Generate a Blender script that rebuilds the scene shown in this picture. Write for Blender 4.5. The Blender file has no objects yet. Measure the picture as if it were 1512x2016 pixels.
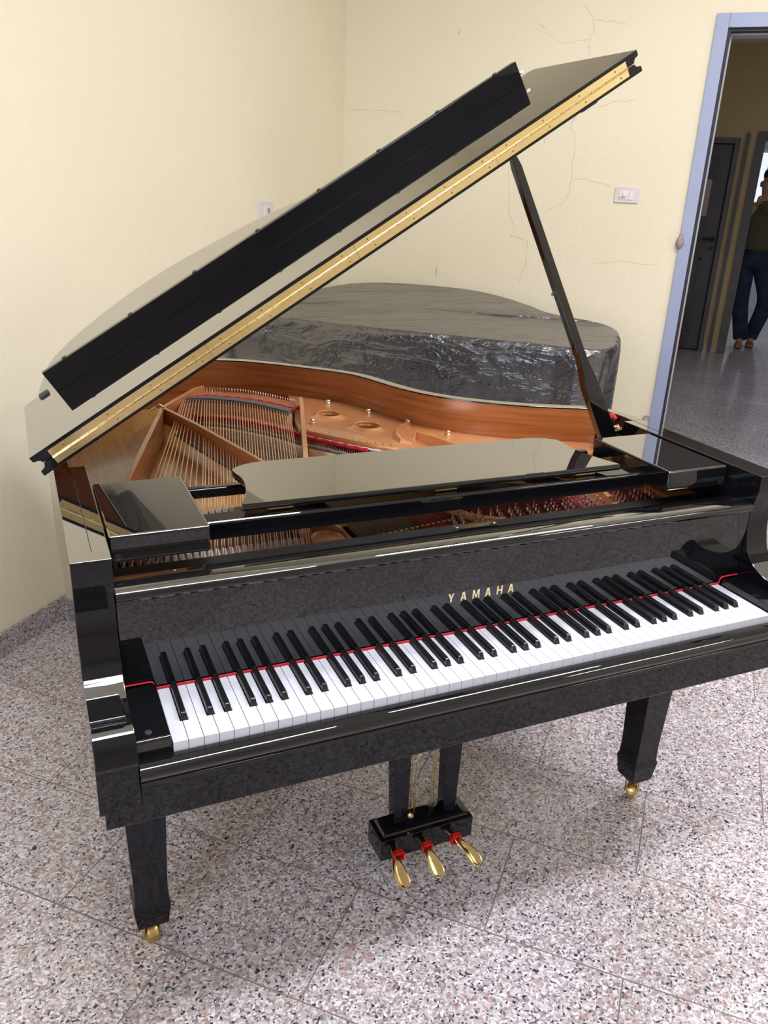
import bpy, bmesh, math, random
from mathutils import Vector, Matrix
random.seed(7)
C = bpy.context.scene.collection
S = bpy.context.scene
R = math.radians

# ------------------------------------------------------------------ camera
def set_camera():
    q = (-0.14372, -1.0484, 1.53254, 0.42523, -0.37706, 0.04675, 1612.58)
    yaw, pitch, roll = q[3:6]
    d = Vector((math.sin(yaw)*math.cos(pitch), math.cos(yaw)*math.cos(pitch), math.sin(pitch)))
    r = Vector((math.cos(yaw), -math.sin(yaw), 0)); u = r.cross(d)
    r2 = math.cos(roll)*r + math.sin(roll)*u; u2 = -math.sin(roll)*r + math.cos(roll)*u
    cam = bpy.data.cameras.new('camera'); o = bpy.data.objects.new('camera', cam); C.objects.link(o)
    m = Matrix((r2, u2, -d)).transposed().to_4x4(); m.translation = Vector(q[:3])
    o.matrix_world = m
    cam.sensor_fit = 'VERTICAL'; cam.sensor_height = 36; cam.lens = q[6]/2016*36
    cam.clip_start = 0.05; cam.clip_end = 60
    S.camera = o
set_camera()
S.view_settings.view_transform = 'Standard'; S.view_settings.look = 'None'
S.view_settings.gamma = 1; S.view_settings.use_curve_mapping = False
S.view_settings.exposure = 0.0
w = bpy.data.worlds.new('world'); S.world = w; w.use_nodes = True
w.node_tree.nodes['Background'].inputs[0].default_value = (0.75, 0.85, 1.0, 1)
w.node_tree.nodes['Background'].inputs[1].default_value = 0.6

# room frame: O = inner corner of left wall and back wall, E1 along back wall, E2 from back wall towards the camera
O = Vector((1.62388, 3.63266, 0)); TH = R(45.6)
E1 = Vector((math.sin(TH), -math.cos(TH), 0)); E2 = Vector((-math.cos(TH), -math.sin(TH), 0))
def W(a, b, z=0.0): return O + E1*a + E2*b + Vector((0, 0, z))
ROOMZ = 3.3; RW = 6.2; RD = 7.2      # height, width along E1, depth along E2

def area(name, loc, tgt, sx, sy, power, col):
    l = bpy.data.lights.new(name, 'AREA'); l.shape = 'RECTANGLE'; l.size = sx; l.size_y = sy
    l.energy = power; l.color = col
    o = bpy.data.objects.new(name, l); C.objects.link(o); o.location = loc
    o.rotation_euler = (Vector(tgt)-Vector(loc)).to_track_quat('-Z', 'Y').to_euler()
    return o
# daylight from the window in the wall behind the camera
area('daylight_behind', W(1.5, RD-0.06, 1.8), W(1.5, 0, 1.3), 1.5, 1.3, 50, (0.80, 0.88, 1.0))
# ceiling fluorescent fixtures
FIX = [(2.3, 1.9, 52), (2.1, 3.9, 62), (5.0, 2.7, 38)]  # third one added to brighten the right wall
for (a, b, pw) in FIX:
    area('ceiling_lamp_light', W(a, b, ROOMZ-0.11), W(a, b, 0), 1.25, 0.26, pw, (0.955, 0.97, 1.0))
# lamp of the bright room at the end of the hallway
area('far_room_light', W(3.0, -7.2, 2.9), W(3.0, -7.2, 0), 1.2, 1.2, 26, (0.82, 0.88, 1.0))
area('hallway_fill', W(4.2, -2.8, 2.9), W(4.2, -2.8, 0), 0.6, 0.6, 15, (0.9, 0.92, 1.0))  # added fill without a fixture, brightens the hallway walls

# ------------------------------------------------------------------ materials
def mat(name, col, rough=0.5, metal=0.0, **kw):
    m = bpy.data.materials.new(name); m.use_nodes = True
    b = m.node_tree.nodes['Principled BSDF']
    b.inputs['Base Color'].default_value = (*col, 1); b.inputs['Roughness'].default_value = rough
    b.inputs['Metallic'].default_value = metal
    for k, v in kw.items():
        b.inputs[k.replace('_', ' ')].default_value = v
    return m
class N:
    def __init__(s, m): s.t = m.node_tree; s.b = s.t.nodes['Principled BSDF']
    def n(s, typ, **kw):
        x = s.t.nodes.new(typ)
        for k, v in kw.items():
            if k in x.inputs.keys(): x.inputs[k].default_value = v
            else: setattr(x, k, v)
        return x
    def l(s, a, b): s.t.links.new(a, b)
    def ramp(s, fac, stops, interp='LINEAR'):
        r = s.n('ShaderNodeValToRGB'); r.color_ramp.interpolation = interp
        e = r.color_ramp.elements
        while len(e) > 1: e.remove(e[-1])
        e[0].position = stops[0][0]; e[0].color = (*stops[0][1], 1)
        for p, c in stops[1:]:
            x = e.new(p); x.color = (*c, 1)
        s.l(fac, r.inputs[0]); return r.outputs[0]
    def bump(s, h, strength, dist):
        b = s.n('ShaderNodeBump'); b.inputs['Strength'].default_value = strength; b.inputs['Distance'].default_value = dist
        s.l(h, b.inputs['Height']); s.l(b.outputs[0], s.b.inputs['Normal']); return b
def noisy(name, c1, c2, scale=20, rough=0.5, metal=0.0, stretch=(1, 1, 1), bump=0.0, dist=0.001, detail=4, contrast=(0.35, 0.65), **kw):
    m = mat(name, c1, rough, metal, **kw); n = N(m)
    tc = n.n('ShaderNodeTexCoord'); mp = n.n('ShaderNodeMapping'); mp.inputs['Scale'].default_value = stretch
    n.l(tc.outputs['Object'], mp.inputs[0])
    t = n.n('ShaderNodeTexNoise', Scale=scale, Detail=detail); n.l(mp.outputs[0], t.inputs['Vector'])
    n.l(n.ramp(t.outputs[0], [(contrast[0], c1), (contrast[1], c2)]), n.b.inputs['Base Color'])
    if bump: n.bump(t.outputs[0], bump, dist)
    return m
M = {}
M['black'] = noisy('black_polyester', (0.0035, 0.0035, 0.005), (0.005, 0.005, 0.0065), 3, 0.022, 0, IOR=1.60)
M['polish'] = noisy('mirror_polyester', (0.0035, 0.0035, 0.005), (0.005, 0.005, 0.0065), 3, 0.015, 0, IOR=2.0)
M['polish'].node_tree.nodes['Principled BSDF'].inputs['Specular IOR Level'].default_value = 1.0
for k_, v_ in (('Coat Weight', 1.0), ('Coat IOR', 1.8), ('Coat Roughness', 0.012)): M['polish'].node_tree.nodes['Principled BSDF'].inputs[k_].default_value = v_
M['panel'] = noisy('black_panel', (0.003, 0.003, 0.0048), (0.0045, 0.0045, 0.0065), 3, 0.03, 0, IOR=1.38)
M['bumper'] = noisy('pink_grey_plaster', (0.30, 0.22, 0.22), (0.40, 0.30, 0.30), 60, 0.8)
M['rubber'] = noisy('dark_rubber', (0.035, 0.032, 0.042), (0.05, 0.045, 0.06), 40, 0.5)
M['satin'] = noisy('satin_black', (0.006, 0.006, 0.007), (0.01, 0.01, 0.011), 8, 0.38)
M['legblack'] = noisy('leg_black', (0.004, 0.004, 0.007), (0.007, 0.007, 0.011), 30, 0.07, IOR=1.34)
M['white'] = noisy('key_white', (0.57, 0.58, 0.665), (0.60, 0.61, 0.69), 5, 0.2)
M['ebony'] = noisy('key_black', (0.006, 0.006, 0.008), (0.010, 0.010, 0.012), 60, 0.2)
M['felt'] = noisy('red_felt', (0.42, 0.012, 0.03), (0.60, 0.03, 0.05), 200, 0.9, bump=0.3)
M['redplastic'] = noisy('red_plastic', (0.55, 0.01, 0.01), (0.62, 0.015, 0.015), 20, 0.3)
M['brass'] = noisy('brass', (0.82, 0.64, 0.33), (0.90, 0.74, 0.43), 6, 0.2, 1.0, stretch=(1, 1, 1), bump=0.02)
M['pedalbrass'] = noisy('pedal_brass', (0.50, 0.37, 0.16), (0.62, 0.48, 0.24), 20, 0.09, 1.0)
M['brassdull'] = noisy('dull_brass', (0.55, 0.40, 0.16), (0.72, 0.55, 0.25), 40, 0.3, 1.0)
M['screw'] = noisy('screw_brass', (0.30, 0.22, 0.08), (0.42, 0.30, 0.12), 40, 0.35, 1.0)
M['plate'] = noisy('bronze_plate', (0.62, 0.26, 0.10), (0.66, 0.29, 0.115), 30, 0.34, 0.35, bump=0.03)
M['plate'].node_tree.nodes['Principled BSDF'].inputs['Coat Weight'].default_value = 0.4
M['copper'] = noisy('copper_wire', (0.90, 0.50, 0.33), (0.97, 0.62, 0.44), 90, 0.32, 0.6)
M['steel'] = noisy('steel', (0.62, 0.58, 0.54), (0.75, 0.70, 0.66), 50, 0.25, 1.0)
M['nickel'] = noisy('nickel', (0.78, 0.75, 0.72), (0.86, 0.84, 0.82), 50, 0.15, 1.0)
M['greyfelt'] = noisy('grey_felt', (0.20, 0.18, 0.17), (0.27, 0.25, 0.24), 120, 0.9)
M['capgrey'] = noisy('dark_grey_bridge_cap', (0.10, 0.085, 0.085), (0.16, 0.14, 0.14), 160, 0.6)
M['whitefelt'] = noisy('white_felt', (0.72, 0.66, 0.64), (0.82, 0.77, 0.75), 120, 0.95)
M['darkwood'] = noisy('dark_action_wood', (0.040, 0.009, 0.005), (0.08, 0.020, 0.011), 14, 0.5)
M['skin'] = noisy('skin', (0.50, 0.28, 0.20), (0.58, 0.33, 0.24), 12, 0.55)
M['hair'] = noisy('dark_hair', (0.01, 0.008, 0.007), (0.03, 0.022, 0.018), 80, 0.5)
M['jumper'] = noisy('olive_jumper', (0.10, 0.095, 0.06), (0.14, 0.13, 0.085), 60, 0.95, bump=0.4)
M['jeans'] = noisy('blue_jeans', (0.012, 0.022, 0.055), (0.03, 0.05, 0.10), 8, 0.9, bump=0.3)
M['tanshoe'] = noisy('tan_shoe', (0.30, 0.17, 0.12), (0.38, 0.22, 0.16), 30, 0.6)
M['plastic'] = noisy('lilac_white_plastic', (0.66, 0.60, 0.62), (0.70, 0.64, 0.66), 10, 0.35)
M['plasticlight'] = noisy('pale_plastic', (0.74, 0.68, 0.69), (0.78, 0.72, 0.73), 10, 0.3)
M['plasticdark'] = noisy('grey_plastic', (0.30, 0.26, 0.27), (0.34, 0.30, 0.31), 10, 0.4)
M['frameblue'] = noisy('blue_grey_paint', (0.30, 0.34, 0.51), (0.33, 0.37, 0.54), 3, 0.35)
M['rebate_shade'] = noisy('shaded_rebate', (0.012, 0.014, 0.03), (0.02, 0.022, 0.04), 20, 0.6)
M['framegrey'] = noisy('pale_grey_paint', (0.42, 0.42, 0.44), (0.48, 0.48, 0.50), 5, 0.4)
M['doorgrey'] = noisy('dark_grey_door', (0.085, 0.085, 0.10), (0.10, 0.10, 0.115), 4, 0.4)
M['doorframe'] = noisy('grey_door_frame', (0.13, 0.12, 0.13), (0.15, 0.14, 0.15), 4, 0.45)
M['paper'] = noisy('pinkish_paper', (0.62, 0.46, 0.44), (0.66, 0.50, 0.48), 8, 0.8)
M['ceilingm'] = noisy('white_ceiling', (0.80, 0.79, 0.75), (0.83, 0.82, 0.78), 6, 0.9)
M['hallwall'] = noisy('ochre_hall_wall', (0.62, 0.48, 0.25), (0.66, 0.52, 0.28), 5, 0.8)
M['farwall'] = noisy('pale_far_wall', (0.70, 0.74, 0.80), (0.74, 0.78, 0.83), 5, 0.8)
M['windowwhite'] = noisy('white_window_frame', (0.78, 0.78, 0.78), (0.82, 0.82, 0.82), 5, 0.4)
M['crack'] = noisy('crack_line', (0.52, 0.44, 0.27), (0.60, 0.51, 0.32), 60, 0.95)
M['stain'] = noisy('brown_mark', (0.45, 0.32, 0.18), (0.52, 0.38, 0.22), 40, 0.9)
M['debris'] = noisy('dark_crumb', (0.03, 0.012, 0.015), (0.06, 0.02, 0.02), 200, 0.6)
M['redpaint'] = noisy('red_paint', (0.5, 0.02, 0.02), (0.55, 0.03, 0.03), 8, 0.3)

def emis(name, col, st):
    m = mat(name, col, 0.6); b = m.node_tree.nodes['Principled BSDF']
    b.inputs['Emission Color'].default_value = (*col, 1); b.inputs['Emission Strength'].default_value = st
    return m
M['sky'] = emis('daylit_pane', (0.85, 0.92, 1.0), 1.8)
M['tube'] = emis('lamp_diffuser', (1.0, 0.97, 0.92), 5.0)
M['farlit'] = emis('far_lit_pane', (0.80, 0.88, 1.0), 0.9)

def wood(name, c1, c2, c3, axis_scale, rough, coat=0.0):
    m = mat(name, c2, rough); n = N(m); n.b.inputs['Coat Weight'].default_value = coat
    n.b.inputs['Coat Roughness'].default_value = 0.12
    tc = n.n('ShaderNodeTexCoord'); mp = n.n('ShaderNodeMapping'); mp.inputs['Scale'].default_value = axis_scale
    n.l(tc.outputs['Object'], mp.inputs[0])
    a = n.n('ShaderNodeTexNoise', Scale=3.0, Detail=7, Distortion=0.6); n.l(mp.outputs[0], a.inputs['Vector'])
    c = n.ramp(a.outputs[0], [(0.3, c1), (0.5, c2), (0.7, c3)])
    n.l(c, n.b.inputs['Base Color']); n.bump(a.outputs[0], 0.08, 0.0006)
    return m
M['mahogany'] = wood('mahogany_veneer', (0.23, 0.062, 0.013), (0.34, 0.108, 0.027), (0.42, 0.15, 0.042), (1.2, 1.2, 22), 0.35, 0.3)
M['spruce'] = wood('spruce_soundboard', (0.52, 0.245, 0.05), (0.62, 0.33, 0.085), (0.70, 0.42, 0.14), (60, 2.0, 1), 0.3, 0.5)
M['maple'] = wood('maple_wood', (0.58, 0.36, 0.17), (0.68, 0.45, 0.22), (0.74, 0.52, 0.28), (8, 8, 30), 0.45)

def wall_mat(name, ca, cb):
    m = mat(name, ca, 0.85); n = N(m)
    tc = n.n('ShaderNodeTexCoord')
    a = n.n('ShaderNodeTexNoise', Scale=1.3, Detail=5); n.l(tc.outputs['Object'], a.inputs['Vector'])
    n.l(n.ramp(a.outputs[0], [(0.3, ca), (0.7, cb)]), n.b.inputs['Base Color'])
    f = n.n('ShaderNodeTexNoise', Scale=38.0, Detail=8, Roughness=0.62); n.l(tc.outputs['Object'], f.inputs['Vector'])
    g = n.n('ShaderNodeTexNoise', Scale=5.0, Detail=4); n.l(tc.outputs['Object'], g.inputs['Vector'])
    mx = n.n('ShaderNodeMath', operation='MULTIPLY_ADD'); n.l(g.outputs[0], mx.inputs[0]); mx.inputs[1].default_value = 2.0; n.l(f.outputs[0], mx.inputs[2])
    n.bump(mx.outputs[0], 0.28, 0.006)
    return m
M['wall'] = wall_mat('cream_plaster', (0.80, 0.722, 0.555), (0.835, 0.762, 0.595))

def granite(name, tiles=True, dark=1.0):
    m = mat(name, (0.5, 0.45, 0.43), 0.16); n = N(m)
    tc = n.n('ShaderNodeTexCoord'); P = tc.outputs['Object']
    # slight distortion of the lookup
    dn = n.n('ShaderNodeTexNoise', Scale=60.0, Detail=2); n.l(P, dn.inputs['Vector'])
    ds = n.n('ShaderNodeVectorMath', operation='SCALE'); n.l(dn.outputs['Color'], ds.inputs[0]); ds.inputs['Scale'].default_value = 0.012
    ad = n.n('ShaderNodeVectorMath', operation='ADD'); n.l(P, ad.inputs[0]); n.l(ds.outputs[0], ad.inputs[1])
    v1 = n.n('ShaderNodeTexVoronoi', Scale=215.0); n.l(ad.outputs[0], v1.inputs['Vector'])
    sp = n.n('ShaderNodeSeparateColor'); n.l(v1.outputs['Color'], sp.inputs[0])
    d = dark
    c1 = n.ramp(sp.outputs[0], [(0.0, (0.06*d, 0.058*d, 0.075*d)), (0.06, (0.24*d, 0.22*d, 0.24*d)), (0.17, (0.42*d, 0.37*d, 0.37*d)),
                                (0.38, (0.56*d, 0.50*d, 0.50*d)), (0.62, (0.69*d, 0.64*d, 0.645*d)), (0.85, (0.86*d, 0.83*d, 0.85*d))], 'CONSTANT')
    # pink feldspar patches
    v2 = n.n('ShaderNodeTexVoronoi', Scale=85.0); n.l(ad.outputs[0], v2.inputs['Vector'])
    s2 = n.n('ShaderNodeSeparateColor'); n.l(v2.outputs['Color'], s2.inputs[0])
    f2 = n.ramp(s2.outputs[1], [(0.0, (0, 0, 0)), (0.90, (0.55, 0.55, 0.55))], 'CONSTANT')
    mx = n.n('ShaderNodeMix', data_type='RGBA'); n.l(f2, mx.inputs[0]); n.l(c1, mx.inputs[6]); mx.inputs[7].default_value = (0.42*d, 0.25*d, 0.21*d, 1)
    # broad tonal drift
    bn = n.n('ShaderNodeTexNoise', Scale=2.2, Detail=3); n.l(P, bn.inputs['Vector'])
    bc = n.ramp(bn.outputs[0], [(0.3, (0.93, 0.91, 0.94)), (0.7, (1.04, 1.04, 1.14))])
    ml = n.n('ShaderNodeMix', data_type='RGBA', blend_type='MULTIPLY'); ml.inputs[0].default_value = 1; n.l(mx.outputs[2], ml.inputs[6]); n.l(bc, ml.inputs[7])
    out = ml.outputs[2]
    if tiles:
        ux = n.n('ShaderNodeVectorMath', operation='DOT_PRODUCT'); n.l(P, ux.inputs[0]); ux.inputs[1].default_value = (-E1.x, -E1.y, 0)
        uy = n.n('ShaderNodeVectorMath', operation='DOT_PRODUCT'); n.l(P, uy.inputs[0]); uy.inputs[1].default_value = (-E2.x, -E2.y, 0)
        cb = n.n('ShaderNodeCombineXYZ'); n.l(ux.outputs['Value'], cb.inputs[0]); n.l(uy.outputs['Value'], cb.inputs[1])
        sh = n.n('ShaderNodeVectorMath', operation='ADD'); n.l(cb.outputs[0], sh.inputs[0]); sh.inputs[1].default_value = (-1.097+0.3025+6.05, -0.208+3.12, 0)
        br = n.n('ShaderNodeTexBrick'); n.l(sh.outputs[0], br.inputs['Vector'])
        br.offset = 0.5; br.inputs['Scale'].default_value = 1; br.inputs['Mortar Size'].default_value = 0.0018
        br.inputs['Mortar Smooth'].default_value = 0.2; br.inputs['Brick Width'].default_value = 0.605; br.inputs['Row Height'].default_value = 0.312
        br.inputs['Color1'].default_value = (0.93, 0.93, 0.93, 1); br.inputs['Color2'].default_value = (1.05, 1.05, 1.05, 1); br.inputs['Mortar'].default_value = (1, 1, 1, 1)
        m2 = n.n('ShaderNodeMix', data_type='RGBA', blend_type='MULTIPLY'); m2.inputs[0].default_value = 1; n.l(out, m2.inputs[6]); n.l(br.outputs['Color'], m2.inputs[7])
        m3 = n.n('ShaderNodeMix', data_type='RGBA'); n.l(br.outputs['Fac'], m3.inputs[0]); n.l(m2.outputs[2], m3.inputs[6]); m3.inputs[7].default_value = (0.21, 0.17, 0.165, 1)
        out = m3.outputs[2]
        rr = n.n('ShaderNodeMath', operation='MULTIPLY_ADD'); n.l(br.outputs['Fac'], rr.inputs[0]); rr.inputs[1].default_value = 0.5; rr.inputs[2].default_value = 0.15
        n.l(rr.outputs[0], n.b.inputs['Roughness'])
    n.l(out, n.b.inputs['Base Color'])
    return m
M['floor'] = granite('granite_floor_tiles')
M['skirt'] = granite('granite_skirting', False, 0.72)

def cover_mat():
    m = mat('black_cover_fabric', (0.007, 0.007, 0.014), 0.27); n = N(m)
    n.b.inputs['IOR'].default_value = 2.0; n.b.inputs['Specular IOR Level'].default_value = 0.75
    tc = n.n('ShaderNodeTexCoord')
    def nz(rot, sc, scale, dist, det=4):
        mp = n.n('ShaderNodeMapping'); mp.inputs['Rotation'].default_value = rot; mp.inputs['Scale'].default_value = sc
        n.l(tc.outputs['Object'], mp.inputs[0]); a = n.n('ShaderNodeTexNoise', Scale=scale, Detail=det, Roughness=0.5, Distortion=dist)
        n.l(mp.outputs[0], a.inputs['Vector']); return a.outputs[0]
    a = nz((0.0, 0.35, -0.78), (0.7, 2.0, 4.5), 2.4, 0.8, 5); b = nz((0.0, -0.5, -0.78), (1.0, 2.5, 2.0), 6.0, 0.5, 3)
    mx = n.n('ShaderNodeMath', operation='MULTIPLY_ADD'); n.l(b, mx.inputs[0]); mx.inputs[1].default_value = 0.35; n.l(a, mx.inputs[2])
    n.bump(mx.outputs[0], 0.75, 0.06)
    return m
M['cover'] = cover_mat()

# ------------------------------------------------------------------ mesh helpers
class MB:
    def __init__(s): s.v = []; s.f = []; s.mi = []; s.cur = 0
    def add(s, vs, fs):
        o = len(s.v); s.v += [tuple(x) for x in vs]
        for f in fs: s.f.append([i+o for i in f]); s.mi.append(s.cur)
        return s
    def box(s, x0, x1, y0, y1, z0, z1, T=None):
        vs = [Vector((x, y, z)) for z in (z0, z1) for y in (y0, y1) for x in (x0, x1)]
        if T: vs = [T(v) for v in vs]
        return s.add(vs, [(0, 2, 3, 1), (4, 5, 7, 6), (0, 1, 5, 4), (2, 6, 7, 3), (0, 4, 6, 2), (1, 3, 7, 5)])
    def loft(s, rings, close=True, caps=True):
        n = len(rings[0]); vs = [p for r in rings for p in r]; fs = []
        for i in range(len(rings)-1):
            for j in range(n if close else n-1):
                k = (j+1) % n
                fs.append((i*n+j, i*n+k, (i+1)*n+k, (i+1)*n+j))
        if caps and close:
            fs.append(tuple(range(n-1, -1, -1))); fs.append(tuple((len(rings)-1)*n+j for j in range(n)))
        return s.add(vs, fs)
    def prism(s, prof, a, b, fn):          # fn(u, v, t) -> point
        return s.loft([[fn(u, v, a) for u, v in prof], [fn(u, v, b) for u, v in prof]])
    def tube(s, pts, r, n=8, caps=True):
        pts = [Vector(p) for p in pts]; rs = r if isinstance(r, (list, tuple)) else [r]*len(pts)
        rings = []; up = None
        for i, p in enumerate(pts):
            t = (pts[min(i+1, len(pts)-1)]-pts[max(i-1, 0)]).normalized()
            if up is None: up = Vector((0, 0, 1)) if abs(t.z) < 0.9 else Vector((1, 0, 0))
            u = (up-t*up.dot(t)).normalized(); v = t.cross(u); up = u
            rings.append([p+(u*math.cos(2*math.pi*k/n)+v*math.sin(2*math.pi*k/n))*rs[i] for k in range(n)])
        return s.loft(rings, True, caps)
    def lathe(s, prof, c, n=16, axis=Vector((0, 0, 1)), caps=True):   # prof: (r, h)
        axis = Vector(axis).normalized(); a = Vector((1, 0, 0)) if abs(axis.x) < 0.9 else Vector((0, 1, 0))
        u = (a-axis*a.dot(axis)).normalized(); v = axis.cross(u); c = Vector(c)
        return s.loft([[c+axis*h+(u*math.cos(2*math.pi*k/n)+v*math.sin(2*math.pi*k/n))*r for k in range(n)] for r, h in prof], True, caps)
    def build(s, name, m, parent=None, smooth=True, bevel=0, seg=2, origin=None, ang=0.6, subsurf=0, split=None):
        org = Vector(origin) if origin is not None else Vector((0, 0, 0))
        if origin is None and parent is None and s.v:
            xs = [v[0] for v in s.v]; ys = [v[1] for v in s.v]; zs = [v[2] for v in s.v]
            org = Vector(((min(xs)+max(xs))/2, (min(ys)+max(ys))/2, min(zs)))
        me = bpy.data.meshes.new(name); me.from_pydata([tuple(Vector(v)-org) for v in s.v], [], s.f)
        for x in (m if isinstance(m, (list, tuple)) else [m]): me.materials.append(M[x] if isinstance(x, str) else x)
        me.polygons.foreach_set('material_index', s.mi); me.update()
        bm = bmesh.new(); bm.from_mesh(me); bmesh.ops.recalc_face_normals(bm, faces=bm.faces); bm.to_mesh(me); bm.free()
        if split is not None:
            for p in me.polygons: p.material_index = 0 if abs(p.normal.dot(split)) > 0.8 else 1
        if smooth:
            me.polygons.foreach_set('use_smooth', [True]*len(me.polygons)); me.set_sharp_from_angle(angle=ang)
        o = bpy.data.objects.new(name, me); C.objects.link(o); o.location = org
        if parent is not None: o.parent = parent
        if bevel:
            b = o.modifiers.new('bevel', 'BEVEL'); b.width = bevel; b.segments = seg; b.limit_method = 'ANGLE'; b.angle_limit = 0.6; b.harden_normals = True
        if subsurf:
            b = o.modifiers.new('subsurf', 'SUBSURF'); b.levels = b.render_levels = subsurf
        return o
def fill2d(loops, z0, z1, bevel=0.0):
    """flat plate with holes through a 2D curve; returns (verts, faces)"""
    cu = bpy.data.curves.new('t', 'CURVE'); cu.dimensions = '2D'; cu.fill_mode = 'BOTH'; cu.extrude = max((z1-z0)/2-bevel, 1e-5); cu.bevel_depth = bevel; cu.bevel_resolution = 1
    for lp in loops:
        sp = cu.splines.new('POLY'); sp.points.add(len(lp)-1); sp.use_cyclic_u = True
        for i, p in enumerate(lp): sp.points[i].co = (p[0], p[1], 0, 1)
    o = bpy.data.objects.new('t', cu); C.objects.link(o)
    bpy.context.view_layer.update()
    me = bpy.data.meshes.new_from_object(o.evaluated_get(bpy.context.evaluated_depsgraph_get()))
    vs = [(v.co.x, v.co.y, v.co.z+(z0+z1)/2) for v in me.vertices]; fs = [tuple(p.vertices) for p in me.polygons]
    bpy.data.objects.remove(o); bpy.data.curves.remove(cu); bpy.data.meshes.remove(me)
    return vs, fs
def smooth_curve(pts, n=6, closed=False):
    P = [Vector((*p, 0)) if len(p) == 2 else Vector(p) for p in pts]; out = []
    L = len(P)
    for i in range(L if closed else L-1):
        g = lambda k: P[k % L] if closed else P[min(max(k, 0), L-1)]
        a, b, c, d = g(i-1), g(i), g(i+1), g(i+2)
        for k in range(n):
            t = k/n
            out.append(0.5*((2*b)+(c-a)*t+(2*a-5*b+4*c-d)*t*t+(3*b-a-3*c+d)*t**3))
    if not closed: out.append(P[-1])
    return [(v.x, v.y) for v in out] if len(pts[0]) == 2 else out
def normals2d(pts, closed=False):
    out = []; n = len(pts)
    for i in range(n):
        a = pts[(i-1) % n] if closed else pts[max(i-1, 0)]; b = pts[(i+1) % n] if closed else pts[min(i+1, n-1)]
        t = Vector((b[0]-a[0], b[1]-a[1])); t.normalize(); out.append(Vector((t.y, -t.x)))
    return out
def empty(name, loc, label=None, cat=None, group=None, parent=None):
    o = bpy.data.objects.new(name, None); C.objects.link(o); o.location = loc; o.empty_display_size = 0.1
    if parent is not None: o.parent = parent
    if label: o['label'] = label
    if cat: o['category'] = cat
    if group: o['group'] = group
    return o
def tag(o, label, cat, group=None, kind=None):
    o['label'] = label; o['category'] = cat
    if group: o['group'] = group
    if kind: o['kind'] = kind
    return o
def struct(o): o['kind'] = 'structure'; return o
def copyof(o, parent, dx=0, dy=0, dz=0):
    c = o.copy(); C.objects.link(c); c.parent = parent
    c.location = (o.location.x+dx, o.location.y+dy, o.location.z+dz); return c

# ------------------------------------------------------------------ room shell
HE2 = -5.2      # far wall of the hallway
def wbox(mb, a0, a1, b0, b1, z0, z1):
    return mb.box(a0, a1, b0, b1, z0, z1, T=lambda v: W(v.x, v.y, v.z))
def cuts(mb, a0, a1, b0, b1, z1, holes, axis='a'):
    """wall slab with rectangular holes (lo, hi, zlo, zhi) along axis"""
    pos = a0 if axis == 'a' else b0; end = a1 if axis == 'a' else b1
    for lo, hi, zl, zh in sorted(holes):
        for (s, e, za, zb) in ((pos, lo, 0, z1), (lo, hi, 0, zl), (lo, hi, zh, z1)):
            if e-s > 1e-4 and zb-za > 1e-4:
                wbox(mb, s, e, b0, b1, za, zb) if axis == 'a' else wbox(mb, a0, a1, s, e, za, zb)
        pos = hi
    if end-pos > 1e-4: wbox(mb, pos, end, b0, b1, 0, z1) if axis == 'a' else wbox(mb, a0, a1, pos, end, 0, z1)
    return mb
fl = wbox(MB(), -2.5, 9.0, -10.2, 10.0, -0.12, 0.0)
struct(fl.build('floor', 'floor', smooth=False, origin=(0, 0, 0)))
struct(wbox(MB(), -0.2, RW+0.2, -0.15, RD+0.2, ROOMZ, ROOMZ+0.12).build('ceiling', 'ceilingm', smooth=False))
struct(wbox(MB(), -0.2, 0.0, -0.15, RD+0.2, 0, ROOMZ).build('wall_left', 'wall', smooth=False))
DX0, DX1, DZ = 1.912, 3.40, 2.28      # clear opening of the doorway in the back wall
mb = cuts(MB(), 0.0, RW+0.2, -0.15, 0.0, ROOMZ, [(DX0-0.02, DX1+0.02, 0, DZ+0.02)], 'a')
mb.cur = 1
CR = [[(1.235, 2.402), (1.300, 2.330), (1.302, 2.279), (1.290, 2.245), (1.295, 2.171)], [(1.301, 2.322), (1.372, 2.316), (1.448, 2.311)],
      [(1.291, 2.241), (1.152, 2.229), (1.099, 2.256), (1.021, 2.323)], [(1.295, 2.171), (1.29, 2.03), (1.268, 1.92), (1.244, 1.851), (1.282, 1.798), (1.274, 1.715), (1.280, 1.608), (1.267, 1.509), (1.167, 1.455)],
      [(0.944, 1.644), (0.966, 1.533), (0.966, 1.432), (1.005, 1.370), (0.995, 1.305)], [(1.287, 1.620), (1.384, 1.607), (1.488, 1.587)],
      [(0.976, 1.330), (1.090, 1.298), (1.089, 1.180), (1.059, 1.071)], [(1.437, 1.210), (1.603, 1.232), (1.782, 1.217)],
      [(1.374, 1.949), (1.445, 1.972), (1.541, 1.980)], [(0.02, 1.923), (0.067, 1.920), (0.216, 1.917), (0.348, 1.908)]]
for c in CR:
    pts = []
    for i in range(len(c)-1):
        for k in range(5):
            t = k/5; pts.append((c[i][0]*(1-t)+c[i+1][0]*t+random.uniform(-.005, .005), c[i][1]*(1-t)+c[i+1][1]*t+random.uniform(-.005, .005)))
    pts.append(c[-1]); nn = normals2d(pts)
    ww = [0.0011*random.uniform(0.4, 1.1) for _ in pts]; ww[0] = ww[-1] = 0.0002
    for i in range(len(pts)-1):
        q = []
        for j, s in ((i, 1), (i+1, 1), (i+1, -1), (i, -1)):
            q.append(W(pts[j][0]+nn[j].x*ww[j]*s, 0.0006, pts[j][1]+nn[j].y*ww[j]*s))
        mb.add(q, [(0, 1, 2, 3)])
mb.cur = 2
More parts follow.
